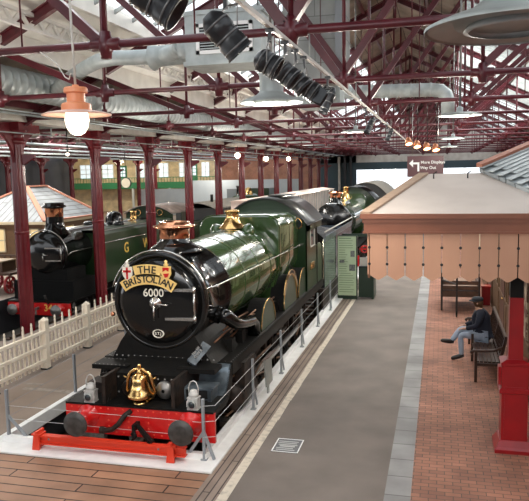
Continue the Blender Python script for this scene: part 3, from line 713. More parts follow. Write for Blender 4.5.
# buffers, hooks and hose on the beam
for s in (-1, 1):
    b = MB(); yb = BY; x = X(s * .93); zb = .58
    b.lathe([(.20, -.02), (.19, -.05), (.13, -.07), (.105, -.22), (.11, -.25), (.08, -.25), (.06, -.42)], (x, yb, zb), (0, 1, 0), 24); h = b.build('buffer_housing', redp, K)
    MB().lathe([(.05, -.40), (.20, -.43), (.215, -.445), (.21, -.465), (.10, -.475), (0, -.478)], (x, yb, zb), (0, 1, 0), 32).build('buffer_head', mat('buffer face steel %d' % s, (.045, .042, .04), .45, .3, col2=(.08, .075, .07), scale=9), h)
b = MB(); b.tube([(X(-.12), BY - .03, .72), (X(-.20), BY - .12, .66), (X(-.30), BY - .16, .52), (X(-.42), BY - .15, .42), (X(-.55), BY - .12, .38), (X(-.62), BY - .12, .38)], .045, 10).lathe([(.06, 0), (.06, .08)], (X(-.66), BY - .12, .38), (1, 0, 0), 12); b.build('vacuum_hose', grimy, K)
b = MB(); b.bar((X(.0), BY - .02, .50), (X(.0), BY - .22, .50), .06, .10).tube([(X(0), BY - .2, .46), (X(.05), BY - .24, .36), (X(.0), BY - .2, .30), (X(-.05), BY - .18, .38)], .025, 8, closed=True)
b.bar((X(.05), BY - .18, .55), (X(.35), BY - .25, .30), .05, .05).bar((X(.08), BY - .18, .48), (X(.30), BY - .25, .26), .03, .03); b.build('coupling_hook', blackm, K)
# cab
CF, CR = 18.5, 20.95; cw = 1.23; ez = 3.17
def cab_arc(n=18, r=0):
    out = []
    for k in range(n + 1):
        u = -1 + 2 * k / n; out.append((u * (cw + r), ez + (.74 + r) * (1 - abs(u) ** 2.3)))
    return out
b = MB(); arc = cab_arc(); n = len(arc)
vs = [(X(u * 1.03), CF - .12, z + .03) for u, z in arc] + [(X(u * 1.03), CR + .1, z + .03) for u, z in arc]
vs += [(p[0], p[1], p[2] - .05) for p in vs]
fs = [(k, k + 1, n + k + 1, n + k) for k in range(n - 1)] + [(2 * n + k, 3 * n + k, 3 * n + k + 1, 2 * n + k + 1) for k in range(n - 1)] + [(k, 2 * n + k, 2 * n + k + 1, k + 1) for k in range(n - 1)] + [(n + k, n + k + 1, 3 * n + k + 1, 3 * n + k) for k in range(n - 1)]
b.add(vs, fs, True); cr = b.build('cab_roof', mat('weathered cab roof', (.022, .022, .02), .28, coat=.2, col2=(.05, .05, .048), scale=3), K)
MB().bar((X(.25), CF + .5, ez + .80), (X(.25), CR - .4, ez + .80), .5, .03).build('roof_hatch', blackm, cr)
b = MB(); b.prism([(X(u), CF, z) for u, z in arc] + [(X(cw), CF, 1.25), (X(-cw), CF, 1.25)], (0, .04, 0)); cf = b.build('cab_front', green2, K)
for s in (-1, 1):
    MB().lathe([(.17, 0), (.17, -.02), (.14, -.02)], (X(s * .95), CF, 3.2), (0, 1, 0), 20).build('spectacle_window', brass, cf)
    MB().lathe([(.14, -.012), (0, -.012)], (X(s * .95), CF, 3.2), (0, 1, 0), 20).build('spectacle_glass', glassd, cf)
    b = MB(); x = X(s * cw)
    b.prism([(x, CF, 1.1), (x, CR, 1.1), (x, CR, 2.35), (x, CR - .35, 2.45), (x, CF, 2.45)], (-s * .03, 0, 0)).box(min(x, x - s * .03), max(x, x - s * .03), CF, CF + .55, 2.45, ez).box(min(x, x - s * .03), max(x, x - s * .03), CF + 1.2, CF + 1.35, 2.45, ez).box(min(x, x - s * .03), max(x, x - s * .03), CF, CR, ez - .22, ez + .02)
    cs_ = b.build('cab_side', green2, K)
    b = MB()
    for q in ((CF + .55, 2.47, CF + .55, 2.95), (CF + .55, 2.47, CF + 1.2, 2.47), (CF + 1.2, 2.47, CF + 1.2, 2.95)): b.bar((x + s * .005, q[0], q[1]), (x + s * .005, q[2], q[3]), .02, .03)
    b.build('window_beading', offwhite, cs_)
    MB().box(min(x - s * .02, x - s * .01), max(x - s * .02, x - s * .01), CF + .55, CF + 1.2, 2.45, 2.95).build('window_glass', glassd, cs_)
    MB().box(min(x, x + s * .02), max(x, x + s * .02), CF + .5, CF + 1.1, 1.8, 2.0).text('6000', .2, (x + s * .025, CF + .8, 1.9), (0, s, 0), (0, 0, 1)).build('cab_number_plate', brass, cs_)
    MB().tube([(x + s * .04, CR + .02, 1.2), (x + s * .04, CR + .02, 2.5)], .018, 8).build('grab_rail', mat('bright rail %d' % s, (.7, .66, .5), .2, 1), cs_)
b = MB(); b.box(X(-1.25), X(1.25), CR - .9, CR - .85, 1.25, 3.0); b.build('backhead', grimy, K)
# bell on the front
bell = thing('brass_bell', 'polished brass bell with ornate cradle in front of the black engine', 'bell', (X(.0), 10.1, .8))
b = MB(); bx, by_ = X(-.04), 10.12
b.lathe([(.235, .91), (.245, .925), (.235, .96), (.205, 1.01), (.17, 1.08), (.155, 1.16), (.145, 1.23), (.12, 1.28), (.06, 1.32), (.0, 1.33)], (bx, by_, 0), (0, 0, 1), 32); b.build('bell_body', brass, bell)
b = MB()
for s in (-1, 1): b.tube([(bx + s * .10, by_ + .05, .82), (bx + s * .20, by_ + .05, .88), (bx + s * .27, by_ + .03, 1.0), (bx + s * .235, by_, 1.12), (bx + s * .225, by_, 1.20), (bx + s * .17, by_, 1.32), (bx + s * .06, by_, 1.38), (bx, by_, 1.38)], [.05, .032, .03, .026, .035, .026, .028, .03], 10)
b.ball((bx, by_, 1.44), .035, 8).lathe([(.05, 1.33), (.035, 1.36), (.03, 1.42)], (bx, by_, 0), (0, 0, 1), 12); b.build('bell_cradle', brass, bell)
MB().lathe([(.14, .795), (.13, .83), (.07, .86), (.06, .9), (.1, .94), (.04, .96)], (bx, by_, 0), (0, 0, 1), 16).ball((bx, by_, .96), .05, 8).build('bell_base', brass, bell)
MB().tube([(bx - .235, by_, 1.22), (bx - .30, by_, 1.24)], .018, 8).tube([(bx + .235, by_, 1.22), (bx + .30, by_, 1.25)], .018, 8).build('pivot_pins', brass, bell)
lampw = mat('scuffed white lamp paint', (.58, .57, .55), .4, col2=(.42, .41, .39), scale=14)
# two white hand lamps
def lamp(x, y, z, label):
    t = thing('hand_lamp', label, 'lamp', (x, y, z), 'white oil lamps on the buffer beam')
    MB().box(x - .095, x + .095, y - .08, y + .08, z, z + .02).box(x - .085, x + .085, y - .075, y + .075, z + .02, z + .19).box(x - .095, x + .095, y - .08, y + .08, z + .19, z + .205).box(x - .065, x + .065, y - .06, y + .06, z + .2, z + .235).build('lamp_body', lampw, t)
    MB().lathe([(.085, .235), (.085, .27), (.06, .285), (.06, .315), (.03, .33), (0, .33)], (x, y, z), (0, 0, 1), 16).build('lamp_chimney', lampw, t)
    MB().lathe([(.07, 0), (.075, -.035), (.058, -.035)], (x, y - .09, z + .10), (0, 1, 0), 18).build('lens_ring', galvd, t)
    MB().lathe([(.058, -.02), (.03, -.035), (0, -.038)], (x, y - .09, z + .10), (0, 1, 0), 16).build('lens', glassd, t)
    MB().tube([(x - .075, y, z + .22), (x - .085, y, z + .36), (x - .05, y, z + .45), (x, y, z + .475), (x + .05, y, z + .45), (x + .085, y, z + .36), (x + .075, y, z + .22)], .011, 6).build('carrying_handle', lampw, t)
    MB().box(x - .12, x - .105, y - .03, y + .03, z + .03, z + .13).build('side_bracket', white, t)
    return t
lamp(-3.89, 10.0, .80, 'white hand lamp on the right end of the red beam'); lamp(-5.77, 10.0, .80, 'white hand lamp on the left end of the red beam')
# red stop bar in front of the buffers
sb_ = thing('stop_bar', 'low orange red steel stop bar lying across the pit before the buffers', 'stop bar', (-5.3, 9.66, 0))
b = MB(); b.box(-6.62, -3.92, 9.60, 9.72, .25, .275).box(-6.62, -3.92, 9.65, 9.67, .13, .26).box(-6.62, -3.92, 9.60, 9.72, .12, .14); b.build('beam', redo, sb_)
for x in (-6.62, -4.16):
    MB().box(x - .09, x + .09, 9.58, 9.76, .275, .30).prism([(x - .05, 9.585, .28), (x + .05, 9.585, .28), (x + .07, 9.555, .03), (x - .07, 9.555, .03)], (0, .04, 0)).prism([(x - .02, 9.6, .34), (x - .02, 9.8, .34), (x - .02, 9.85, .0), (x - .02, 9.55, .0)], (.04, 0, 0)).build('end_bracket', redo, sb_)
MB().rivets([(-6.42, 9.65, .2), (-4.4, 9.65, .2)], .022, (0, -1, 0)).build('bolts', steeld, sb_)
# tender
TN = thing('locomotive_tender', 'dark tender coupled behind the cab of the engine numbered 6000', 'tender', (KX, 21.4, -.5))
TY0, TY1 = 21.35, 28.3
b = MB()
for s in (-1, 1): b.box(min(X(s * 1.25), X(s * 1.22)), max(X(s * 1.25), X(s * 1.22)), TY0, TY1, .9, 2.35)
b.box(X(-1.25), X(1.25), TY1 - .03, TY1, .9, 2.35).box(X(-1.25), X(1.25), TY0, TY1, .86, .9); b.build('tank_side', mat('tender side sheen colour', (.34, .40, .50), .16, .9, col2=(.10, .12, .17), scale=1.2, stretch=(1, .4, 3)), TN)  # pale blue streaks put reflections into the tank side's colour
b = MB()
for s in (-1, 1): b.prism([(X(s * 1.25), TY0 + .1, 2.35), (X(s * 1.29), TY0 + .1, 2.55), (X(s * 1.26), TY0 + .1, 2.56), (X(s * 1.22), TY0 + .1, 2.35)], (0, TY1 - TY0 - .1, 0))
b.build('flare', blueblack, TN)
b = MB(); k0 = 0
rows = []
for i in range(12):
    row = []
    for j in range(8):
        u = -1.1 + 2.2 * j / 7; e = math.sin(PI * j / 7) * math.sin(PI * (i + .6) / 12); row.append((X(u), TY0 + .6 + (TY1 - TY0 - .8) * i / 11, 2.15 + .45 * e + random.uniform(-.05, .05)))
    rows += row
b.add(rows, [(i * 8 + j, i * 8 + j + 1, i * 8 + j + 9, i * 8 + j + 8) for i in range(11) for j in range(7)]); b.build('coal', mat('coal', (.01, .01, .01), .35, bump=.9, scale=9, col2=(.03, .03, .03)), TN)
b = MB(); b.prism([(X(u), TY0 + .1, z) for u, z in ((-1.2, .9), (1.2, .9), (1.2, 2.5), (.8, 2.85), (-.8, 2.85), (-1.2, 2.5))], (0, .06, 0)); b.build('front_plate', blackm, TN)
MB().tube([(X(1.27), TY0, 2.7), (X(1.27), TY0 + 2, 2.7), (X(1.27), TY1, 2.7)], .022, 8).build('fire_iron_rail', offwhite, TN)
MB().box(X(-1.25), X(1.25), TY0 - .2, TY1 + .1, .75, .86).box(X(-1.2), X(-1.14), TY0, TY1, 0, .8).box(X(1.14), X(1.2), TY0, TY1, 0, .8).build('tender_frame', grimy, TN)
for yc in (22.4, 24.7, 27.0):
    for s in (-1, 1): wheel(TN, 'tender_wheel', X(s * .78), yc, .05, .55, s, 12, grimy)
# second engine behind the tender
K2 = thing('steam_locomotive', 'green engine with copper capped chimney further along the same track behind the tender', 'steam locomotive', (KX, 30.5, -.5))
b = MB(); b.lathe([(.0, -.1), (.5, -.08), (.78, -.02), (.92, 0), (.93, .08), (.90, .1), (.90, 1.6)], (X(0), 31.2, 2.25), (0, 1, 0), 40); b.build('smokebox', black, K2)
b = MB(); b.lathe([(.90, 0), (.97, 3.4)], (X(0), 32.8, 2.25), (0, 1, 0), 40); b.build('boiler_barrel', green, K2)
MB().lathe([(.42, 3.0), (.28, 3.22), (.26, 3.4)], (X(0), 32.1, 0), (0, 0, 1), 24).build('chimney_base', black, K2)
MB().lathe([(.26, 3.38), (.27, 3.55), (.36, 3.6), (.36, 3.63), (.28, 3.66), (.27, 3.7), (.2, 3.7)], (X(0), 32.1, 0), (0, 0, 1), 24).build('chimney_cap', copper, K2)
MB().lathe([(.3, 3.15), (.2, 3.3), (.15, 3.5), (.13, 3.75), (.17, 3.8), (.1, 3.82)], (X(0), 35.8, 0), (0, 0, 1), 20).build('safety_valve_cover', brass, K2)
def fb2(y, w, top):
    pts = []; r = .3
    for a in range(0, 7): t = a / 6 * PI / 2; pts.append((X(w - r + r * math.cos(t)), y, top - r + r * math.sin(t)))
    for a in range(0, 7): t = PI / 2 + a / 6 * PI / 2; pts.append((X(-w + r + r * math.cos(t)), y, top - r + r * math.sin(t)))
    return pts + [(X(-w * .8), y, 1.2), (X(w * .8), y, 1.2)]
MB().loft([fb2(36.2, 1.0, 3.42), fb2(38.8, .95, 3.35)], smooth=False).build('firebox', green, K2)
b = MB(); arc2 = [(-1 + 2 * k / 14, 3.05 + .7 * (1 - abs(-1 + 2 * k / 14) ** 2.3)) for k in range(15)]
vs = [(X(u * 1.3), yy_, z + dz) for dz in (0, -.05) for yy_ in (38.6, 41.2) for u, z in arc2]; n = 15
b.add(vs, [(k, k + 1, n + k + 1, n + k) for k in range(n - 1)] + [(2 * n + k, 2 * n + k + 1, 3 * n + k + 1, 3 * n + k) for k in range(n - 1)] + [(k, 2 * n + k, 2 * n + k + 1, k + 1) for k in range(n - 1)], True); b.build('cab_roof', black, K2)
MB().prism([(X(u * 1.27), 38.75, z) for u, z in arc2] + [(X(1.27), 38.75, 1.2), (X(-1.27), 38.75, 1.2)], (0, .05, 0)).box(X(1.24), X(1.27), 38.8, 41, 1.2, 2.4).box(X(-1.27), X(-1.24), 38.8, 41, 1.2, 2.4).build('cab', green2, K2)
MB().box(X(-1.33), X(1.33), 30.4, 41.2, 1.15, 1.2).box(X(1.28), X(1.33), 30.4, 41.2, .9, 1.2).build('running_plate', blackm, K2)
MB().box(X(-1.33), X(1.33), 30.36, 30.42, .3, .8).build('buffer_beam', redp, K2)
b = MB(); b.box(X(-.62), X(.62), 30.5, 41, 0, 1.15); b.build('main_frame', grimy, K2)
for yc in (34.0, 36.2, 38.4):
    for s in (-1, 1): wheel(K2, 'driving_wheel', X(s * .78), yc, .46, .96, s, 14, grimy)
for s in (-1, 1): MB().tube([(X(s * 1.0), 31.3, 2.5), (X(s * 1.06), 38.6, 2.5)], .022, 6).build('handrail', steel, K2)
# rear rolling stock further on
K3 = thing('steam_locomotive', 'dark vehicle with pale rounded roof, last one on the main track', 'steam locomotive', (KX + .2, 43, -.5))
b = MB(); arc3 = [(X(.2 - 1.35 + 2.7 * k / 14), 3.15 + .75 * (1 - abs(-1 + 2 * k / 14) ** 2.2)) for k in range(15)]
vs = [(x, yy_, z + dz) for dz in (0, -.05) for yy_ in (44, 52) for x, z in arc3]
b.add(vs, [(k, k + 1, n + k + 1, n + k) for k in range(n - 1)] + [(2 * n + k, 2 * n + k + 1, 3 * n + k + 1, 3 * n + k) for k in range(n - 1)] + [(k, 2 * n + k, 2 * n + k + 1, k + 1) for k in range(n - 1)], True); b.build('roof', wagonroof, K3)
MB().prism([(x, 44.1, z - .02) for x, z in arc3] + [(X(1.5), 44.1, .8), (X(-1.1), 44.1, .8)], (0, .05, 0)).box(X(1.47), X(1.5), 44.1, 52, .8, 3.1).box(X(-1.1), X(-1.07), 44.1, 52, .8, 3.1).build('body', wagonbody, K3)
b = MB()
for yc in (45.5, 50.5):
    for s in (-1, 1): wheel(K3, 'wheel', X(.2 + s * .78), yc, .0, .5, s, 10, grimy)
MB().box(X(-.9), X(1.3), 44.1, 52, .3, .8).build('underframe', grimy, K3)
# ================================================================ wire barrier round the pit
wirem = mat('bright wire', (.6, .6, .6), .4)
bx_ = thing('wire_barrier', 'low grey post and wire barrier along the right kerb of the pit', 'barrier', (-3.62, 9.9, 0))
ys = [9.86, 12.2, 14.6, 17.0, 19.4, 21.8, 24.2]
for i, y in enumerate(ys):
    b = MB(); px0 = -3.68 if i == 0 else -3.52
    if i == 0: y = 9.80
    b.box(px0, px0 + .04, y - .03, y + .03, .04, 1.05); b.box(px0 - .03, px0 + .07, y - .05, y + .05, .03, .05)
    if i == 0: b.bar((-3.66, y, .50), (-3.98, y + .0, .04), .03, .05).bar((-3.66, y, .5), (-3.50, y + .02, .04), .03, .05)
    else: b.bar((-3.50, y, .55), (-3.50, y + .28, .04), .03, .04)
    b.build('barrier_post', greyp, bx_)
for z in (.42, .68, .94):
    MB().tube([(-3.66, 9.77, z), (-3.47, 9.84, z), (-3.475, ys[-1], z)], .0045, 5).build('wire', wirem, bx_)
bf = thing('wire_barrier', 'grey barrier post with diagonal brace holding wires across the front of the pit', 'barrier', (-7.35, 9.86, 0))
b = MB(); b.box(-7.37, -7.33, 9.83, 9.89, .02, .95).bar((-7.35, 9.86, .48), (-6.98, 9.86, .10), .03, .05); b.build('barrier_post', greyp, bf)
for z in (.42, .66): MB().tube([(-7.35, 9.86, z), (-3.69, 9.79, z)], .004, 5).build('wire', wirem, bf)
bl_ = thing('wire_barrier', 'grey post and wire barrier along the left kerb of the pit beside the walkway', 'barrier', (-7.4, 12, 0))
for y in (12.2, 14.6, 17.0, 19.4, 21.8): MB().box(-7.42, -7.38, y - .03, y + .03, .02, .95).build('barrier_post', greyp, bl_)
for z in (.42, .66, .9): MB().tube([(-7.4, 9.9, z), (-7.4, 24, z)], .0035, 5).build('wire', greyp, bl_)
# information plate hung on the barrier
t = thing('information_board', 'small tilted grey information board on a stalk beside the wheels of the green engine', 'information board', (-3.62, 13.2, 0))
MB().prism([(-3.50, 12.9, .80), (-3.36, 12.95, .86), (-3.36, 13.6, .86), (-3.50, 13.55, .80)], (-.0, 0, .025)).build('sloping_face', mat('brown grey board', (.22, .17, .15), .5), t)
MB().prism([(-3.48, 12.95, .80), (-3.48, 13.5, .80), (-3.46, 13.5, .22), (-3.46, 13.0, .22)], (.03, 0, 0)).box(-3.48, -3.45, 13.18, 13.28, .03, .3).build('hanging_plate', galvd, t)
# inlaid floor plate
t = thing('floor_plate', 'small dark plate with white lettering set in the asphalt walkway', 'floor plate', (-2.48, 10.7, 0))
MB().box(-2.70, -2.24, 10.40, 10.96, .002, .008).build('plate', mat('plate dark', (.12, .12, .125), .5), t)
b = MB(); e = .02
b.box(-2.70, -2.24, 10.40, 10.40 + e, .008, .012).box(-2.70, -2.24, 10.96 - e, 10.96, .008, .012).box(-2.70, -2.70 + e, 10.40, 10.96, .008, .012).box(-2.24 - e, -2.24, 10.40, 10.96, .008, .012); b.build('border', white, t)
b = MB()
for i in range(6):
    b.box(-2.66 + random.random() * .03, -2.30 - random.random() * .06, 10.48 + i * .07, 10.505 + i * .07, .008, .012) if i not in (2,) else b.box(-2.6, -2.34, 10.48 + i * .07, 10.525 + i * .07, .008, .012)
b.build('lettering', mat('plate white', (.5, .5, .48), .5), t)
# green information panel and its cabinet
t = thing('display_panel', 'tall pale green information panel with small photographs standing at the end of the kerb', 'display panel', (-3.23, 24, 0))
MB().box(-3.58, -2.86, 24.0, 24.10, 0, 2.33).build('frame', dgreen, t)
MB().box(-3.56, -2.90, 23.985, 24.0, .14, 2.30).build('panel_face', panelg, t)
phm = mat('dark photograph', (.06, .075, .07), .4, col2=(.2, .22, .2), scale=14)
for q in ((-3.10, -2.95, 1.56, 1.78), (-3.50, -3.32, 1.34, 1.44), (-3.15, -2.93, 1.05, 1.28)): MB().box(q[0], q[1], 23.975, 23.985, q[2], q[3]).build('photograph', phm, t)
b = MB(); random.seed(3)
for i in range(24):
    z = 2.22 - i * .085
    if 1.0 < z < 1.85: b.box(-3.52, -3.52 + .22 + random.random() * .1, 23.98, 23.985, z, z + .018)
    else: b.box(-3.52, -3.52 + .4 + random.random() * .18, 23.98, 23.985, z, z + (.035 if i == 0 else .018))
b.build('printed_text', mat('printed grey green text', (.14, .22, .12), .6), t)
t = thing('information_kiosk', 'dark green kiosk frame with a red sign beside the pale green panel', 'kiosk', (-2.55, 24.4, 0))
b = MB(); b.box(-3.44, -2.3, 24.15, 24.2, 2.28, 2.38).box(-2.36, -2.28, 24.1, 25.0, 0, 2.38).box(-3.44, -3.38, 24.15, 24.2, 0, 2.38).box(-2.84, -2.3, 24.2, 24.26, .05, 1.18).box(-2.84, -2.3, 24.2, 25.0, 1.14, 1.18); b.build('frame', dgreen, t)
MB().box(-2.80, -2.42, 24.3, 24.33, 1.2, 1.50).build('pale_card', offwhite, t)
b = MB(); b.lathe([(.09, 0), (.15, 0), (.15, -.02), (.09, -.02), (.09, 0)], (-2.62, 24.2, 1.82), (0, 1, 0), 20).box(-2.8, -2.44, 24.17, 24.2, 1.79, 1.85); b.build('red_sign', redp, t)
# ================================================================ black and green engine behind the columns
LX = -14.3; LY = 21.4; LZ = 1.74; LR = -1.15
L = thing('steam_locomotive', 'black engine with G W on its green side, behind the picket fence and maroon columns', 'steam locomotive', (LX, LY, LR))
def P(u): return LX + u
MB().box(P(-1.3), P(1.3), LY - .03, LY + .03, -.42, .04).build('buffer_beam', redp, L)
MB().text('3440', .36, (P(.58), LY - .04, -.15)).build('beam_number', gold, L)
for s in (-1, 1):
    MB().lathe([(.2, -.02), (.12, -.08), (.10, -.3)], (P(s * .9), LY, -.17), (0, 1, 0), 16).build('buffer_housing', redp, L)
    MB().lathe([(.05, -.3), (.21, -.34), (.21, -.37), (0, -.39)], (P(s * .9), LY, -.17), (0, 1, 0), 20).build('buffer_head', steeld, L)
MB().bar((P(0), LY, -.15), (P(0), LY - .25, -.15), .06, .1).tube([(P(-.02), LY - .2, -.2), (P(.04), LY - .25, -.3), (P(-.02), LY - .2, -.38), (P(-.06), LY - .18, -.3)], .025, 6, closed=True).build('coupling_hook', steeld, L)
MB().tube([(P(.42), LY - .03, .02), (P(.38), LY - .14, .22), (P(.34), LY - .12, .35)], .04, 8).build('vacuum_pipe', grimy, L)
MB().box(P(-1.3), P(1.3), LY, 31, .04, .10).build('running_plate', blackm, L)
MB().box(P(-1.25), P(1.25), 21.75, 23.4, .1, .80).box(P(-.9), P(.9), 21.95, 23.3, .8, 1.2).build('smokebox_saddle', shaded, L)  # deep black paints this mass as lost in shade
b = MB(); b.lathe([(.86, .03), (.88, .0), (.88, .08), (.85, .1), (.85, 1.5)], (P(0), 22.0, LZ), (0, 1, 0), 48); b.build('smokebox', black, L)
ld = MB().lathe([(.84, .02), (.72, -.02), (.68, -.06), (.5, -.1), (.2, -.13), (0, -.14)], (P(0), 22.0, LZ), (0, 1, 0), 40).build('smokebox_door', black, L)
b = MB()
for z in (LZ + .27, LZ - .2): b.bar((P(.08), 21.86, z), (P(.72), 21.92, z), .04, .045)
b.tube([(P(.72), 21.9, LZ - .28), (P(.72), 21.9, LZ + .36)], .02, 6); b.build('door_hinge', steel, ld)
b = MB(); b.lathe([(.03, -.06), (.06, -.02), (.07, .02)], (P(0), 21.86, LZ + .02), (0, 1, 0), 12).tube([(P(0), 21.8, LZ), (P(.22), 21.8, LZ + .02)], .014, 6).tube([(P(0), 21.8, LZ), (P(.02), 21.8, LZ - .22)], .014, 6); b.build('door_dart', steel, ld)
MB().tube([(P(-.95 * math.cos(a)), 21.98, LZ + .95 * math.sin(a)) for a in [PI * k / 16 for k in range(17)]] + [(P(.95), 22.3, LZ + .1), (P(.95), 24.0, LZ + .1)], .018, 6).build('handrail', steel, L)
MB().lathe([(.56, 2.48), (.46, 2.6), (.37, 2.74), (.335, 2.9)], (P(0), 22.75, 0), (0, 0, 1), 24).build('chimney_base', black, L)
MB().lathe([(.335, 2.88), (.33, 3.2)], (P(0), 22.75, 0), (0, 0, 1), 24).build('chimney', black, L)
MB().lathe([(.335, 3.14), (.345, 3.44), (.37, 3.47)], (P(0), 22.75, 0), (0, 0, 1), 24).build('chimney_copper_band', copper, L)
MB().lathe([(.36, 3.46), (.46, 3.5), (.46, 3.55), (.38, 3.58), (.38, 3.66), (.32, 3.66), (.30, 3.4)], (P(0), 22.75, 0), (0, 0, 1), 24).build('chimney_rim', black, L)
MB().lathe([(.85, 0), (.85, 8)], (P(0), 23.4, LZ), (0, 1, 0), 40).build('boiler_barrel', black, L)
# flat sided tanks
for s in (-1, 1):
    b = MB(); x1, x2 = P(s * .35), P(s * 1.27)
    b.prism([(x1, 24.0, 2.50), (P(s * 1.05), 24.0, 2.50), (P(s * 1.20), 24.0, 2.44), (x2, 24.0, 2.30), (x2, 24.0, .35), (x1, 24.0, .35)], (0, 7.6, 0)); tk = b.build('side_tank', green2, L)
    MB().tube([(P(s * 1.3), 24.1, 1.98), (P(s * 1.3), 31.4, 1.98)], .016, 6).build('tank_handrail', steel, tk)
    MB().box(min(P(s * 1.14), P(s * 1.24)), max(P(s * 1.14), P(s * 1.24)), 24, 31.6, 2.435, 2.46).build('tank_top_edge', steeld, tk)
    for ch, yy_ in (('G', 26.15), ('W', 28.15), ('R', 30.15)): MB().text(ch, .62, (P(s * 1.275), yy_, 1.55), (0, s, 0), (0, 0, 1)).build('tank_letter', gold, tk)
MB().box(P(-.9), P(.9), 24, 31.6, 2.38, 2.49).build('tank_top', black, L)
for x, y in ((.72, 26.6), (-.72, 26.6)): MB().lathe([(.22, 2.47), (.24, 2.5), (.24, 2.62), (.2, 2.66), (.0, 2.7)], (P(x), y, 0), (0, 0, 1), 20).build('filler_cap', black, L)
MB().lathe([(.42, 2.4), (.40, 2.6), (.38, 2.8), (.28, 2.98), (.1, 3.05), (0, 3.06)], (P(0), 27.6, 0), (0, 0, 1), 24).build('dome', black, L)
MB().lathe([(.25, 2.4), (.17, 2.55), (.14, 2.85), (.18, 2.92), (.1, 2.95)], (P(0), 29.6, 0), (0, 0, 1), 20).build('safety_valve_cover', brass, L)
arc4 = [(-1.28 + 2.56 * k / 14, 2.72 + .42 * (1 - abs(-1 + 2 * k / 14) ** 2.2)) for k in range(15)]
vs = [(P(u * 1.03), yy_, z + dz) for dz in (0, -.04) for yy_ in (31.2, 34.6) for u, z in arc4]
b = MB(); b.add(vs, [(k, k + 1, n + k + 1, n + k) for k in range(n - 1)] + [(2 * n + k, 2 * n + k + 1, 3 * n + k + 1, 3 * n + k) for k in range(n - 1)] + [(k, 2 * n + k, 2 * n + k + 1, k + 1) for k in range(n - 1)], True)
b.build('cab_roof', mat('brown grey cab roof', (.20, .16, .14), .35, coat=.3, col2=(.28, .22, .19), scale=2), L)
MB().prism([(P(u), 31.4, z) for u, z in arc4] + [(P(1.28), 31.4, .1), (P(-1.28), 31.4, .1)], (0, .04, 0)).box(P(1.25), P(1.28), 31.4, 34.4, .1, 1.9).box(P(1.25), P(1.28), 32.6, 33.6, 1.9, 2.75).box(P(-1.28), P(-1.25), 31.4, 34.4, .1, 2.75).box(P(1.0), P(1.28), 34.4, 36.4, .1, 2.0).box(P(-1.28), P(1.28), 36.36, 36.4, .1, 2.0).build('cab', green2, L)
for x in (-.6, .6): MB().lathe([(.17, 0), (.17, -.03), (.13, -.03), (.13, 0)], (P(x), 31.39, 2.75), (0, 1, 0), 16).build('cab_window', brass, L)
for yc in (24.6, 27.0, 29.6):
    for s in (-1, 1): wheel(L, 'driving_wheel', P(s * .72), yc, -.35, .75, s, 12, grimy)
# covered van behind it, engine with pale boiler further back
t = thing('goods_van', 'dark planked goods van with grey curved roof and a stove pipe, behind the columns', 'railway van', (LX, 38, LR))
arc5 = [(-1.3 + 2.6 * k / 14, 2.55 + .38 * (1 - abs(-1 + 2 * k / 14) ** 2.0)) for k in range(15)]
vs = [(P(u * 1.03), yy_, z + dz) for dz in (0, -.05) for yy_ in (38, 47) for u, z in arc5]
b = MB(); b.add(vs, [(k, k + 1, n + k + 1, n + k) for k in range(n - 1)] + [(2 * n + k, 2 * n + k + 1, 3 * n + k + 1, 3 * n + k) for k in range(n - 1)] + [(k, 2 * n + k, 2 * n + k + 1, k + 1) for k in range(n - 1)], True); b.build('roof', wagonroof, t)
MB().box(P(-1.28), P(1.28), 38.1, 46.9, .1, 2.58).build('body', wagonbody, t)
b = MB()
for k in range(14): b.box(P(1.28), P(1.30), 38.2 + k * .65, 38.26 + k * .65, .1, 2.58)
b.build('body_ribs', blackm, t)
MB().tube([(P(.4), 40, 2.85), (P(.4), 40, 3.35)], .09, 10).build('stove_pipe', blackm, t)
for yc in (39.5, 45.5):
    for s in (-1, 1): wheel(t, 'wheel', P(s * .72), yc, -.6, .5, s, 8, grimy)
t = thing('steam_locomotive', 'distant green engine with brass dome seen between columns beyond the goods van', 'steam locomotive', (-16.5, 55, 0))
b = MB(); b.lathe([(0, -.1), (.6, -.06), (.85, 0), (.85, 6)], (-16.8, 55, 1.9), (0, 1, 0), 32); b.build('boiler_barrel', green, t)
MB().lathe([(.4, 2.6), (.3, 2.9), (.28, 3.4), (.36, 3.5), (.3, 3.56)], (-16.8, 55.8, 0), (0, 0, 1), 20).build('chimney', black, t)
MB().lathe([(.4, 2.6), (.36, 3.0), (.24, 3.3), (0, 3.38)], (-16.8, 58.5, 0), (0, 0, 1), 20).build('dome', brass, t)
MB().box(-18.1, -15.5, 54.6, 63, .8, 1.1).box(-18.0, -15.6, 54.6, 63, 0, .8).box(-18.1, -15.5, 61, 63, 1.1, 3.2).build('frame_and_cab', green2, t)
# pale planked wagon between the tracks, pink light put into its colour
t = thing('planked_wagon', 'long pale planked wagon tinted by pink light with flat covered top standing left behind the green cab', 'wagon', (-8.9, 40, 0))
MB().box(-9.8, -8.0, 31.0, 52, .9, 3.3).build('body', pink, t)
b = MB(); yy_ = 31.2
for k in range(32): b.box(-8.0, -7.96, 31.2 + k * .65, 31.3 + k * .65, .9, 3.3)
b.build('side_stanchions', offwhite, t)
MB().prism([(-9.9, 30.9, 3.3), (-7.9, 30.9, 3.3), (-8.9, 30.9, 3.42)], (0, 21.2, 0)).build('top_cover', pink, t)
b = MB(); b.box(-9.7, -8.1, 31.2, 51.8, .5, .9)
for yc in (33, 38, 45, 50): b.box(-9.5, -8.3, yc - .4, yc + .4, 0, .6)
b.build('underframe', blackm, t)
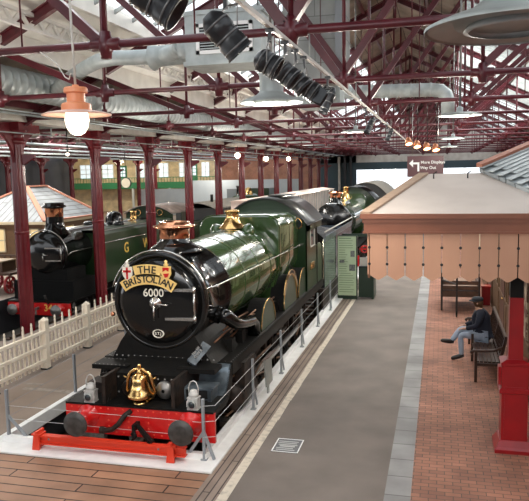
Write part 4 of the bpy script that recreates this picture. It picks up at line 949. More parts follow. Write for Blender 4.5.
# round clock like disc
t = thing('round_sign', 'round cream disc with dark rim hanging beyond the left columns', 'round sign', (-19.8, 40, 4.16))
MB().lathe([(.30, -.03), (.36, -.06), (.36, .06), (.30, .03)], (-19.76, 40, 4.16), (0, 1, 0), 28).build('rim', dgreen, t)
MB().lathe([(.31, -.035), (0, -.035)], (-19.76, 40, 4.16), (0, 1, 0), 28).build('face', mat('cream dial', (.55, .48, .36), .5), t)
MB().tube([(-19.76, 40, 4.5), (-19.76, 40, 10.05)], .02, 6).build('hanging_rod', blackm, t)
# ================================================================ little station building with pale slate roof at left
t = thing('station_hut', 'brown boarded hut with pale slate hipped roof and salmon ridge tiles at far left', 'hut', (-21.5, 31, 0))
hx0, hx1, hy0, hy1, he, hp = -25.0, -19.0, 29.4, 35.3, 2.43, 4.12
MB().box(hx0 + .35, hx1 - .35, hy0 + .35, hy1 - .35, 0, he + .03).build('walls', brownw, t)
rdx = (hx1 - hx0) / 2; cxh = (hx0 + hx1) / 2
A_, B_, C_, D_ = (hx0, hy0, he), (hx1, hy0, he), (hx1, hy1, he), (hx0, hy1, he); E_, F_ = (cxh, hy0 + 3.0, hp), (cxh, hy1 - 1.0, hp)
b = MB(); b.add([A_, B_, C_, D_, E_, F_], [(0, 1, 4), (1, 2, 5, 4), (2, 3, 5), (3, 0, 4, 5), (0, 3, 2, 1)]); b.build('slate_roof', slate2, t)
b = MB()
for p, q in ((A_, E_), (B_, E_), (E_, F_), (C_, F_), (D_, F_), (B_, C_)): b.bar(V(p) + V((0, 0, .04)), V(q) + V((0, 0, .04)), .24, .08)
b.build('ridge_tiles', ridge_t, t)
MB().box(hx0 - .02, hx1 + .02, hy0 - .05, hy1 + .05, he - .14, he - .005).build('eaves_board', creamw, t)
for i, x in enumerate((-24.2, -22.6, -20.6)):
    wnd = MB().box(x, x + 1.0, hy0 + .31, hy0 + .345, .9, 2.0).build('window', mat('amber lit hut window %d' % i, (.5, .4, .2), .3, emit=(1, .75, .4), es=.35), t)
    b = MB()
    for q in (0, .5, 1): b.box(x + q - .04, x + q + .04, hy0 + .27, hy0 + .315, .85, 2.05)
    for z in (.87, 1.45, 2.03): b.box(x - .04, x + 1.04, hy0 + .27, hy0 + .315, z - .03, z + .03)
    b.build('window_frame', creamw, wnd)
wnd = MB().box(hx1 - .345, hx1 - .31, 31.2, 32.4, .9, 2.0).build('window', mat('side hut window', (.5, .4, .2), .3, emit=(1, .75, .4), es=.35), t)
MB().box(hx1 - .31, hx1 - .27, 31.1, 31.2, .85, 2.05).box(hx1 - .31, hx1 - .27, 31.75, 31.85, .85, 2.05).box(hx1 - .31, hx1 - .27, 32.4, 32.5, .85, 2.05).build('window_frame', creamw, wnd)
# luggage trolley and buffer barrier in front of the hut
t = thing('luggage_trolley', 'wooden luggage trolley with spoked red wheels beside the left maroon column', 'trolley', (-16.9, 23.3, 0))
MB().box(-18.4, -16.6, 23.0, 24.4, .75, .85).build('deck', woodb, t)
b = MB()
for k in range(7): b.box(-18.4 + k * .29, -18.35 + k * .29, 24.35, 24.4, .85, 1.4)
b.box(-18.4, -16.6, 24.34, 24.41, 1.35, 1.42); b.build('end_rack', woodb, t)
for x in (-18.2, -16.8):
    for y in (23.15, 24.25): wheel(t, 'wheel', x, y, .36, .36, 1, 8, deepred, .05)
t = thing('wooden_case', 'pale wooden box on the trolley beside the left column', 'box', (-17.6, 23.7, .85)); 
MB().box(-18.0, -17.1, 23.2, 24.1, .85, 1.25).build('box_body', woodb, t); MB().box(-18.03, -17.07, 23.17, 24.13, 1.25, 1.3).build('box_lid', mat('pale timber', (.35, .25, .15), .6), t)
# ================================================================ station canopy and building at right
CN = thing('platform_canopy', 'salmon platform canopy with pointed valance boards and beige sheet roof at right', 'canopy', (.3, 10, 3.7))
cx0, cx1, cyf, cyb, cz = -1.07, 1.72, 10.0, 14.6, 4.01
ry = 12.0; rx0 = -.27; rzz = 4.57
b = MB(); b.add([(cx0, cyf, cz), (cx1, cyf, cz), (cx1, ry, rzz), (rx0, ry, rzz), (cx0, cyb, cz), (cx1, cyb, cz)], [(0, 1, 2, 3), (0, 3, 4), (4, 3, 2, 5)])
b.add([(cx0, cyf, cz - .04), (cx1, cyf, cz - .04), (cx1, cyb, cz - .04), (cx0, cyb, cz - .04)], [(0, 1, 2, 3)]); rf = b.build('roof_sheet', felt, CN)
b = MB(); p, q = V((cx0, cyf, cz + .01)), V((rx0, ry, rzz + .01)); N_ = 9
for k in range(N_):
    a, c = p + (q - p) * (k / N_), p + (q - p) * ((k + .96) / N_); b.bar(a, c, .17, .035)
p = V((cx0, cyb, cz + .01))
for k in range(N_):
    a, c = p + (q - p) * (k / N_), p + (q - p) * ((k + .96) / N_); b.bar(a, c, .17, .035)
b.build('hip_flashing', mat('brown flashing', (.40, .28, .2), .6), CN)
b = MB()
for x in (-.1, .45): b.tube([(x, ry - .3, rzz - .08), (x, ry - .3, rzz + .0), (x + .05, ry - .3, rzz + .04)], .012, 6)
b.build('roof_hooks', blackm, CN)
b = MB()      # moulded fascia, stepped
for dz0, dz1, o in ((-.07, .0, .07), (-.13, -.07, .04), (-.26, -.13, .02), (-.29, -.26, .035)):
    b.box(cx0 - o, cx1, cyf - o, cyf + .05, cz + dz0, cz + dz1); b.box(cx0 - o, cx0 + .05, cyf, cyb + o, cz + dz0, cz + dz1)
b.build('fascia', salmond, CN)
vw = .262; vz0, vz1, vtip = cz - .29, cz - .92, cz - .99
x = cx0 + .06; i = 0; hb_ = MB()
def vboard(pt, ux):
    g = .008; w2 = vw
    poly = [(g, vz0), (w2 - g, vz0), (w2 - g, vz1), (w2 / 2 + .015, vtip), (w2 / 2 - .015, vtip), (g, vz1)]
    o = V(pt); uy = V((-ux[1], ux[0], 0))
    return MB().prism([tuple(o + V(ux) * a + V((0, 0, z))) for a, z in poly], uy * .025)
nb = 0
while x < cx1 - vw:
    vb = vboard((x, cyf + .0, 0), (1, 0, 0)).build('valance_board', salmon, CN)
    for z in (vz0 - .21, vz1 + .17): MB().lathe([(.022, 0), (.0, -.002)], (x, cyf - .004, z), (0, 1, 0), 12).build('drilled_hole', blacktxt, vb)
    x += vw
y = cyf + .04
while y < cyb - vw: vboard((cx0 + .05, y, 0), (0, 1, 0)).build('valance_board', salmon, CN); y += vw
b = MB()
for y in (10.6, 12.0, 13.4): b.box(cx0 + .1, cx1, y - .05, y + .05, cz - .2, cz - .05)
b.build('ceiling_beams', brownw, CN)
# slate roof of the building
BD = thing('station_building', 'cream and brown station building with grey slate roof at the right edge', 'building', (3.5, 18, 0))
A1 = V((.65, 12.0, 4.60)); B1_ = V((1.30, 10.9, 4.27)); D1 = V((1.62, 13.1, 4.99))
Bx = A1 + (B1_ - A1) * 1.55; Dx = A1 + (D1 - A1) * 4.5; Ex = Bx + (Dx - A1)
nrm = (B1_ - A1).cross(D1 - A1).normalized()
if nrm.z < 0: nrm = -nrm
A1, Dx, Bx, Ex = [p + nrm * .07 for p in (A1, Dx, Bx, Ex)]
def tile_roof(name, corners, parent):
    """slates laid in courses between two edges"""
    b = MB(); b.prism([tuple(p) for p in corners], -nrm * .08); return b.build(name, slate, parent)
b = MB(); nr = 16; a0, a1, b0, b1 = A1, Dx, Bx, Ex
for r in range(nr):       # courses parallel to the ridge A1-Dx, overlapping
    f0, f1 = r / nr, (r + 1.12) / nr; cnt = 14
    for c in range(cnt):
        g0, g1 = (c + (.5 if r % 2 else 0)) / cnt, (c + 1 - .015 + (.5 if r % 2 else 0)) / cnt
        if g1 > 1.02: g1 = 1.0
        q = lambda g, f: a0 + (a1 - a0) * g + (b0 - a0) * f
        up0, up1 = nrm * .008, nrm * .026
        b.prism([q(g0, f0) + up0, q(g1, f0) + up0, q(g1, f1) + up1, q(g0, f1) + up1], -nrm * .012)
slt = b.build('slates', mat('grey slate', (.30, .33, .335), .5, col2=(.40, .43, .435), scale=2.2), BD)
MB().prism([A1 - nrm * .02, Dx - nrm * .02, Ex - nrm * .02, Bx - nrm * .02], -nrm * .06).build('roof_boarding', slate, BD)
bk = V((.9, 2.4, -.75)); MB().prism([A1, Dx, Dx + bk * 2.2, A1 + bk * .2 + V((0, .6, -.2))], nrm * -.04).build('rear_slates', slate, BD)
MB().bar(A1 + nrm * .03, Dx + nrm * .03, .12, .07, nrm).build('ridge_tiles', ridge_t, BD)
WX = 1.78
MB().box(WX, WX + .15, 12.6, 32, 0, 4.0).box(WX, 6, 12.6, 12.75, 0, 4.0).build('walls', creamw, BD)
MB().box(WX - .03, WX, 12.6, 32, 0, 1.0).build('lower_boarding', brownw, BD)
b = MB()
for y in (13.8, 16.2, 18.6, 21.0, 23.4, 25.8): b.box(WX - .05, WX, y - .07, y + .07, 0, 3.9)
b.box(WX - .05, WX, 12.6, 32, 1.0, 1.1); b.build('timber_posts', brownw, BD)
for i, (y0, y1, mm) in enumerate(((14.2, 15.6, 'poster'), (16.6, 18.0, 'window'), (19.2, 20.4, 'door'), (21.4, 22.9, 'window'), (24.0, 25.2, 'door'))):
    if mm == 'window':
        wn = MB().box(WX - .03, WX - .01, y0, y1, 1.2, 2.7).build('window', glassd, BD)
        b = MB(); b.box(WX - .06, WX - .03, y0 - .06, y0 + .02, 1.15, 2.75).box(WX - .06, WX - .03, y1 - .02, y1 + .06, 1.15, 2.75).box(WX - .06, WX - .03, (y0 + y1) / 2 - .03, (y0 + y1) / 2 + .03, 1.15, 2.75).box(WX - .06, WX - .03, y0, y1, 1.93, 1.99); b.build('window_frame', brownw, wn)
    elif mm == 'door':
        dn = MB().box(WX - .04, WX - .01, y0, y1, 0, 2.4).build('door', mat('station door %d' % i, (.10, .045, .03), .4), BD); MB().ball((WX - .07, y0 + .12, 1.05), .035, 6).build('door_handle', brass, dn)
    else:
        MB().box(WX - .05, WX - .02, y0, y1, 1.15, 2.4).build('notice_board', mat('notice board', (.12, .05, .03), .5, col2=(.5, .42, .3), scale=5, lo=.5, hi=.52), BD)
# red platform canopy post on pedestal
t = thing('canopy_post', 'deep red square post on a stepped pedestal under the right end of the canopy', 'post', (1.2, 11.35, 0))
px_, py_ = 1.215, 11.4
b = MB()
def sq(w, z, x=px_, y=py_): return [(x - w, y - w, z), (x + w, y - w, z), (x + w, y + w, z), (x - w, y + w, z)]
b.loft([sq(.30, 0), sq(.30, .06), sq(.27, .10), sq(.225, .20)], smooth=False); b.build('flared_base', deepred, t)
b = MB(); b.loft([sq(.205, .2), sq(.205, 1.46)], smooth=False); pd = b.build('pedestal', deepred, t)
b = MB()
b.box(px_ - .16, px_ + .16, py_ - .215, py_ - .205, .3, 1.1); b.build('pedestal_panel', deepred, pd)
MB().loft([sq(.21, .98), sq(.24, 1.0), sq(.24, 1.06), sq(.21, 1.08)], smooth=False).build('pedestal_moulding', deepred, t)
b = MB(); b.loft([sq(.205, 1.44), sq(.22, 1.46), sq(.22, 1.50), sq(.13, 1.54)], smooth=False); b.build('pedestal_moulding', deepred, t)
b = MB(); b.loft([sq(.115, 1.5, px_ + .01), sq(.105, 2.56, px_ + .01)], smooth=False); b.build('shaft', deepred, t)
b = MB(); b.loft([sq(.10, 2.56, px_ + .01), sq(.10, 3.1, px_ + .01), sq(.19, 3.3, px_ + .01), sq(.19, 3.66, px_ + .01)], smooth=False); b.build('shaded_top', blackm, t)  # black paints the canopy's shadow onto the upper post
MB().box(px_ - .25, px_ - .2, py_ - .1, py_ + .1, 1.1, 1.4).build('side_bracket', deepred, t)
# ================================================================ bench
BN = thing('platform_bench', 'dark wooden platform bench with scrolled arm against the station wall', 'bench', (1.1, 16.2, 0))
by0, by1 = 14.9, 18.2; bx0, bx1 = .78, 1.32
b = MB()
for k in range(6): x = bx0 + .02 + k * .085; b.box(x, x + .07, by0 + .03, by1 - .03, .43, .46)
b.build('seat', wood, BN)
b = MB()
for k in range(16):
    y = by0 + .12 + k * (by1 - by0 - .24) / 15; b.bar((bx1 - .02, y, .50), (bx1 + .09, y, .98), .03, .05)
b.bar((bx1 + .09, by0, 1.0), (bx1 + .09, by1, 1.0), .05, .08).bar((bx1 - .01, by0, .56), (bx1 - .01, by1, .56), .04, .06); b.build('backrest', wood, BN)
for y in (by0, (by0 + by1) / 2, by1):
    b = MB(); b.bar((bx0 + .02, y, 0), (bx0 + .02, y, .68), .06, .06, (0, 1, 0)).box(bx0, bx1, y - .025, y + .025, .37, .43); b.build('leg', wood, BN)
    MB().bar((bx1 + .0, y, 0), (bx1 - .02, y, .5), .06, .06, (0, 1, 0)).bar((bx1 - .02, y, .5), (bx1 + .1, y, 1.04), .06, .06, (0, 1, 0)).build('leg', wood, BN)
for y in (by0, by1): MB().tube([(bx1 + .04, y, .80), (bx1 - .15, y, .72), (bx0 + .12, y, .70), (bx0 - .02, y, .70), (bx0 - .08, y, .66), (bx0 - .05, y, .62)], [.03, .032, .035, .038, .035, .025], 8).build('arm_rest', wood, BN)
# second bench / barrow further along the platform
t = thing('luggage_barrow', 'brown wooden luggage barrow with slatted body on the brick platform', 'barrow', (.6, 23.2, 0))
b = MB(); b.box(.12, 1.25, 22.4, 24.3, .48, .55)
for z in (.55, .72, .89): b.box(.12, .16, 22.4, 24.3, z, z + .13).box(1.2, 1.25, 22.4, 24.3, z, z + .13).box(.12, 1.25, 22.38, 22.42, z, z + .13)
b.build('box_body', woodb, t)
b = MB(); b.box(.16, 1.2, 22.5, 24.2, .80, .84); b.build('load_board', mat('pale boards', (.30, .18, .12), .6), t)
dk = mat('dark iron', (.03, .02, .018), .5)
for x, y in ((.10, 22.35), (.10, 24.35), (1.27, 22.35), (1.27, 24.35), (.55, 21.5)): MB().box(x - .03, x + .03, y - .03, y + .03, .06, 1.28).build('upright', dk, t)
b = MB(); b.bar((.1, 22.35, 1.2), (.1, 24.35, 1.2), .04, .05).bar((.1, 24.35, 1.2), (1.27, 24.35, 1.2), .04, .05).bar((.1, 22.35, 1.05), (.55, 21.5, 1.05), .035, .04); b.build('top_rails', dk, t)
for x, y in ((.10, 22.5), (.10, 24.2), (1.27, 22.5), (1.27, 24.2)):
    MB().lathe([(.10, -.02), (.14, -.02), (.14, .02), (.10, .02), (.10, -.02)], (x, y, .14), (1, 0, 0), 18).box(x - .015, x + .015, y - .11, y + .11, .13, .15).build('wheel', blackm, t)
MB().lathe([(.08, -.02), (.12, -.02), (.12, .02), (.08, .02), (.08, -.02)], (.55, 21.5, .12), (1, 0, 0), 16).build('wheel', blackm, t)
# red fire buckets beside the wall
t = thing('red_box', 'small red box on the platform behind the seated person by the wall', 'box', (1.55, 23.7, 0))
MB().box(1.42, 1.70, 23.6, 23.9, .0, .62).build('box_body', deepred, t); MB().box(1.40, 1.72, 23.58, 23.92, .62, .66).build('box_lid', redp, t)
# ================================================================ person on the bench
PY_ = 16.75
PE_ = thing('person', 'person in navy jacket, dark cap and light blue jeans sitting on the wooden bench', 'person', (1.02, PY_, 0))
def skin_mesh(name, verts, edges, radii, m, parent, sub=2, root=0):
    me = bpy.data.meshes.new(name); o = bpy.data.objects.new(name, me); C.objects.link(o)
    me.from_pydata(verts, edges, []); me.materials.append(m)
    md = o.modifiers.new('skin', 'SKIN'); md.use_smooth_shade = True
    for i, r in enumerate(radii):
        sv = me.skin_vertices[0].data[i]; rr = r if isinstance(r, tuple) else (r, r); sv.radius = rr; sv.use_root = (i == root)
    sb2 = o.modifiers.new('sub', 'SUBSURF'); sb2.levels = sub; sb2.render_levels = sub
    bpy.context.view_layer.update(); dg = bpy.context.evaluated_depsgraph_get()
    m2 = bpy.data.meshes.new_from_object(o.evaluated_get(dg)); o.modifiers.clear(); o.data = m2
    if not m2.materials: m2.materials.append(m)
    for p in m2.polygons: p.use_smooth = True
    o.parent = parent; o.matrix_parent_inverse = M.Identity(4)
    off = parent.location
    for v in m2.vertices: v.co -= off
    return o
px2 = 1.05
J = dict(pel=(px2, PY_, .56), wst=(px2 - .01, PY_, .72), chs=(px2 - .05, PY_ + .01, .92), nb=(px2 - .08, PY_ + .01, 1.07), nk=(px2 - .10, PY_ + .01, 1.15), hd=(px2 - .13, PY_ + .01, 1.24), ht=(px2 - .13, PY_ + .01, 1.34),
         s1=(px2 - .06, PY_ - .19, 1.02), e1=(px2 - .14, PY_ - .26, .78), w1=(px2 - .36, PY_ - .14, .70), s2=(px2 - .06, PY_ + .19, 1.02), e2=(px2 - .14, PY_ + .27, .78), w2=(px2 - .37, PY_ + .10, .72),
         h1=(px2 - .03, PY_ - .10, .54), k1=(px2 - .47, PY_ - .13, .56), a1=(px2 - .44, PY_ - .14, .10), t1=(px2 - .60, PY_ - .15, .05),
         h2=(px2 - .03, PY_ + .10, .54), k2=(px2 - .46, PY_ + .02, .66), a2=(px2 - .66, PY_ - .12, .40), t2=(px2 - .80, PY_ - .16, .42))
names = list(J); vs = [J[k] for k in names]; ix = {k: i for i, k in enumerate(names)}
ed = [('pel', 'wst'), ('wst', 'chs'), ('chs', 'nb'), ('nb', 'nk'), ('nk', 'hd'), ('hd', 'ht'), ('nb', 's1'), ('s1', 'e1'), ('e1', 'w1'), ('nb', 's2'), ('s2', 'e2'), ('e2', 'w2'), ('pel', 'h1'), ('h1', 'k1'), ('k1', 'a1'), ('a1', 't1'), ('pel', 'h2'), ('h2', 'k2'), ('k2', 'a2'), ('a2', 't2')]
R_ = dict(pel=.12, wst=.115, chs=.13, nb=.075, nk=.055, hd=.085, ht=.07, s1=.06, e1=.042, w1=.028, s2=.06, e2=.042, w2=.028, h1=.08, k1=.055, a1=.035, t1=.03, h2=.08, k2=.055, a2=.035, t2=.03)
vs2 = list(vs); ed2 = [(ix[a], ix[c]) for a, c in ed]; rad = [R_[k] for k in names]
for s, wk in ((-1, 'w1'), (1, 'w2')):      # palm and fingers
    wv = V(J[wk]); k0 = len(vs2); pm = wv + V((-.07, .02 * -s, -.01)); vs2.append(tuple(pm)); rad.append((.034, .018)); ed2.append((ix[wk], k0))
    for f in range(4):
        base = pm + V((-.025, (f - 1.5) * .019, 0)); L_ = (.058, .068, .064, .05)[f]
        i0 = len(vs2); vs2 += [tuple(base), tuple(base + V((-L_ * .6, 0, -.012))), tuple(base + V((-L_ * .8, 0, -.04)))]; rad += [.010, .009, .007]; ed2 += [(k0, i0), (i0, i0 + 1), (i0 + 1, i0 + 2)]
    i0 = len(vs2); vs2 += [tuple(pm + V((.02, -s * .035, .005))), tuple(pm + V((-.02, -s * .055, -.01)))]; rad += [.011, .009]; ed2 += [(k0, i0), (i0, i0 + 1)]
body = skin_mesh('body', vs2, ed2, rad, skin, PE_)
# face details
hdv = V(J['hd'])
b = MB(); b.prism([tuple(hdv + V(p)) for p in ((-.09, -.012, -.0), (-.09, .012, -.0), (-.118, 0, -.015), (-.09, 0, .04))], (0, .004, 0)).ball(tuple(hdv + V((0, -.088, .0))), .022, 6).ball(tuple(hdv + V((0, .088, 0))), .022, 6); b.build('nose_and_ears', skin, PE_)
b = MB(); b.ball(tuple(hdv + V((-.082, -.03, .03))), .010, 6).ball(tuple(hdv + V((-.082, .03, .03))), .010, 6).box(hdv.x - .092, hdv.x - .08, hdv.y - .022, hdv.y + .022, hdv.z - .042, hdv.z - .036); b.build('eyes_and_mouth', mat('dark eye', (.05, .02, .02), .4), PE_)
def clothes(name, keys, sc, m, add=.012, over={}):
    sub_ = {k: i for i, k in enumerate(keys)}
    e_ = [(sub_[a], sub_[c]) for a, c in ed if a in sub_ and c in sub_]
    r_ = [over.get(k, R_[k] * sc + add) for k in keys]
    return skin_mesh(name, [J[k] for k in keys], e_, r_, m, PE_)
clothes('jacket', ['wst', 'pel', 'h1', 'h2', 'chs', 'nb', 's1', 'e1', 'w1', 's2', 'e2', 'w2'], 1.12, jacket, .02, dict(pel=(.20, .21), wst=(.18, .21), chs=(.17, .23), nb=.10, h1=.145, h2=.145))
clothes('trousers', ['pel', 'h1', 'k1', 'a1', 'h2', 'k2', 'a2'], 1.08, denim, .016)
for i, k in enumerate(('1', '2')):
    a, tt = V(J['a' + k]), V(J['t' + k]); d = (tt - a).normalized()
    MB().tube([a - d * .05, a + d * .03, a + d * .12, a + d * .20, a + d * .23], [.04, .052, .048, .04, .02], 12).build('shoe', shoe, PE_)
b = MB(); b.ball(tuple(hdv + V((.025, 0, .01))), .105, 12, (1, 1, 1.15)); b.ball(tuple(hdv + V((.06, 0, -.06))), .07, 10, (.8, 1.1, 1.2)); b.build('hair', hairm, PE_)
b = MB(); b.lathe([(.115, .05), (.122, .07), (.118, .095), (.095, .125), (.05, .135), (0, .137)], tuple(hdv + V((.01, 0, 0))), (0, 0, 1), 20).lathe([(.09, .05), (.125, .045), (.128, .052), (.09, .065)], tuple(hdv + V((-.045, 0, 0))), (0, 0, 1), 24); b.build('cap', capm, PE_)
PE_.scale = (1.13, 1.13, 1.13)
# ================================================================ ducts, air units and hoods under the roof
def ribbed_duct(b, p, q, r, pitch, n=24):
    p, q = V(p), V(q); L_ = (q - p).length; m_ = int(L_ / pitch); prof = []
    for k in range(m_): prof += [(r, k * pitch), (r, k * pitch + pitch * .84), (r + .012, k * pitch + pitch * .88), (r + .012, k * pitch + pitch * .96)]
    prof.append((r, L_)); return b.lathe(prof, p, q - p, n)
t = thing('ventilation_duct', 'large round ribbed galvanised duct running the length of the nave above the columns', 'duct', (-9.9, 10, 6.8))
ribbed_duct(MB(), (-9.9, 8.7, 6.90), (-9.9, 62, 6.88), .36, .30, 28).build('duct_pipe', galv, t)
b = MB()
for k in range(9): b.tube([(-9.9, 10.5 + k * 4.84, 7.2), (-9.9, 10.5 + k * 4.84, rz(-9.9) + .14)], .012, 5)
b.build('hangers', steeld, t)
b = MB(); b.tube([(-11.2, 14.4, 7.2), (-10.2, 14.1, 7.25), (-8.6, 13.6, 7.45), (-7.6, 13.3, 7.75), (-6.8, 13.1, 7.82), (-5.9, 12.8, 7.82)], .19, 18) if False else None
br_ = MB(); br_.tube([(-9.6, 15.6, 6.85), (-9.0, 14.9, 6.86), (-8.2, 14.0, 6.88), (-7.4, 13.2, 6.93), (-6.75, 12.65, 6.97), (-6.3, 12.5, 6.98), (-5.75, 12.5, 6.96), (-5.3, 12.45, 6.95), (-4.9, 12.2, 6.95), (-4.65, 11.8, 6.95), (-4.5, 11.55, 6.95)], .145, 18)
br_.lathe([(.145, 0), (.24, .02), (.27, .04), (.2, .14), (.19, .95)], (-5.5, 12.5, 6.95), (1, -.15, 0), 24); br_.build('branch_pipe', galv, t)
t2 = thing('ventilation_duct', 'second pale round duct running along the far left nave behind the columns', 'duct', (-16, 30, 6.9))
ribbed_duct(MB(), (-16.5, 22, 7.0), (-16.5, 75, 7.0), .45, 1.4, 18).build('duct_pipe', galv, t2)
t3 = thing('ventilation_duct', 'pale round duct crossing sideways with an elbow down above the station sign', 'duct', (-.8, 22, 7.2))
ribbed_duct(MB(), (-3.3, 22, 7.18), (-.25, 22, 7.12), .21, .3, 20).build('duct_pipe', galv, t3)
MB().tube([(-.3, 22, 7.12), (.0, 22, 7.08), (.16, 22, 6.95), (.22, 22, 6.75), (.22, 22, 6.3)], .21, 18).build('elbow', galv, t3)
def ac_unit(x0, x1, y0, y1, z0, z1, label):
    t = thing('air_unit', label, 'air handling unit', ((x0 + x1) / 2, y0, z0), None)
    MB().box(x0, x1, y0, y1, z0, z1).box(x0 - .04, x1 + .04, y0 - .03, y1, z1 - .05, z1 + .02).box(x0 - .03, x1 + .03, y0 - .03, y1, z0 - .04, z0 + .03).build('casing', galv, t)
    xm = (x0 + x1) / 2 + .03; hx = (x1 - x0) * .37; zm0, zm1 = z0 + .14, z1 - .2
    b = MB(); b.box(xm - hx, xm + hx, y0 - .03, y0 - .01, zm0, zm0 + .06).box(xm - hx, xm + hx, y0 - .03, y0 - .01, zm1 - .06, zm1).box(xm - hx, xm - hx + .06, y0 - .03, y0 - .01, zm0, zm1).box(xm + hx - .06, xm + hx, y0 - .03, y0 - .01, zm0, zm1).box(xm - .03, xm + .03, y0 - .03, y0 - .01, zm0, zm1); b.build('grille_frame', white, t)
    MB().box(xm - hx + .05, xm + hx - .05, y0 - .012, y0 - .004, zm0 + .05, zm1 - .05).build('grille_back', blackm, t)
    b = MB(); z = zm0 + .08
    while z < zm1 - .06: b.box(xm - hx + .06, xm + hx - .06, y0 - .025, y0 - .012, z, z + .016); z += .045
    b.build('grille_slats', galv, t)
    b = MB()
    for x in (x0 + .1, x1 - .1): b.tube([(x, y0 + .2, z1), (x, y0 + .2, rz(x) + .16)], .015, 6)
    b.build('hangers', steeld, t)
    MB().tube([(x0 + .1, y0 + .3, z0 + .3), (x0 - .2, y0 + .3, z0 + .3)], .2, 16).build('inlet_collar', galv, t)
    return t
ac_unit(-4.22, -2.88, 11.0, 11.9, 6.52, 7.36, 'grey box air unit with louvred grille behind the black spotlights')
ac_unit(-4.1, -2.9, 20.2, 21.2, 6.6, 7.4, 'smaller looking grey air unit further along the nave')
def hood(x, y, z, R, label, hh=.0):
    h = rz(x) - z + .2
    t = thing('high_bay_lamp', label, 'ceiling lamp', (x, y, z), 'grey dome lamps under the roof')
    MB().lathe([(R, 0), (R, .018), (R * .93, .035), (R * .72, .075), (R * .5, .11), (R * .42, .14), (R * .40, .15)] if hh else [(R, 0), (R, .018), (R * .9, .03), (R * .6, .055), (R * .35, .075), (R * .16, .085)], (x, y, z), (0, 0, 1), 48).lathe([(R * .96, .01), (R * .68, .06), (R * .66, .03), (R * .0, .03)], (x, y, z), (0, 0, 1), 40).build('shade', galvd, t)
    MB().lathe([(R * .38, .14), (R * .38, .26 + hh), (R * .41, .27 + hh), (R * .41, .30 + hh), (R * .2, .32 + hh)] if hh else [(R * .15, .08), (R * .15, .17), (R * .05, .2)], (x, y, z), (0, 0, 1), 32).build('lamp_housing', galv, t)
    MB().tube([(x, y, z + .19 + hh), (x, y, z + h)], .02, 8).build('hanging_rod', steeld, t)
    MB().lathe([(R * .50, .04), (R * .56, -.0), (R * .5, -.005)], (x, y, z), (0, 0, 1), 32).build('inner_ring', galv, t)
    return t
hood(.40, 4.15, 5.43, .50, 'large grey dome lamp close overhead at the top right corner', .25)
hood(.40, 15.2, 5.78, .46, 'grey dome lamp hanging left of the slate roof, middle distance')
hood(-2.30, 9.3, 5.62, .44, 'grey dome lamp hanging behind the cluster of black spotlights', .12)
hood(-2.35, 19.5, 5.75, .42, 'grey dome lamp half hidden behind the white track, further down the nave')
hood(.46, 26, 5.75, .42, 'small grey dome lamp far down the nave above the sign'); hood(.46, 37, 5.8, .42, 'tiny grey dome lamp deepest in the nave')
# pale block pier / plenum hanging behind the trusses
t = thing('block_shaft', 'tall grey panelled shaft rising into the roof behind the red trusses', 'shaft', (-3.35, 18.9, 7))
MB().prism([(-4.25, 18.6, 7.1), (-2.52, 18.6, 7.1), (-2.52, 18.6, 10.9), (-4.25, 18.6, 10.1)], (0, 1, 0)).build('panelled_casing', blockw, t)
MB().box(-2.78, -2.50, 18.52, 18.6, 7.1, 10.4).build('corner_strip', greyp, t)
# service pipes along the columns
for i, (x, z, r, nm) in enumerate(((-10.9, 6.34, .035, 'thin white service pipe running along the left row of columns'), (-11.7, 5.92, .018, 'thin grey cable tray line below the white pipe at the left columns'), (-10.2, 6.3, .02, 'thin pale conduit above the walkway left of the engine'))):
    b = MB(); b.tube([(x, 8, z), (x, 74, z)], r, 6)
    for k in range(14): b.box(x - .012, x + .012, 9 + k * 4.84, 9.03 + k * 4.84, z, z + .25)
    tag(b.build('service_pipe', galv), nm, 'pipe')
for i, (x, z, r) in enumerate(((-14.5, 6.0, .05), (-18.5, 6.2, .06), (-20.6, 6.1, .05), (-24.5, 6.15, .06), (-28, 6.1, .05))):
    b = MB().tube([(x, 25, z), (x, 76, z)], r, 8)
    for k in range(10): b.tube([(x, 28.28 + k * 4.84 - .42, z), (x, 28.28 + k * 4.84 - .42, 6.42)], .012, 5)
    tag(b.build('service_pipe', galv), 'pale service pipe high in the far left nave, %s from the near columns' % ['first', 'second', 'third', 'fourth', 'fifth'][i], 'pipe')
tag(MB().tube([(-9.6, 12.9, 6.75), (-8.7, 13.0, 6.0 + .75), (-7.0, 13.2, 6.15), (-5.4, 13.3, 5.95)], .012, 6).build('cable', offwhite), 'pale slack cable slung behind the orange lamp', 'cable') if False else None
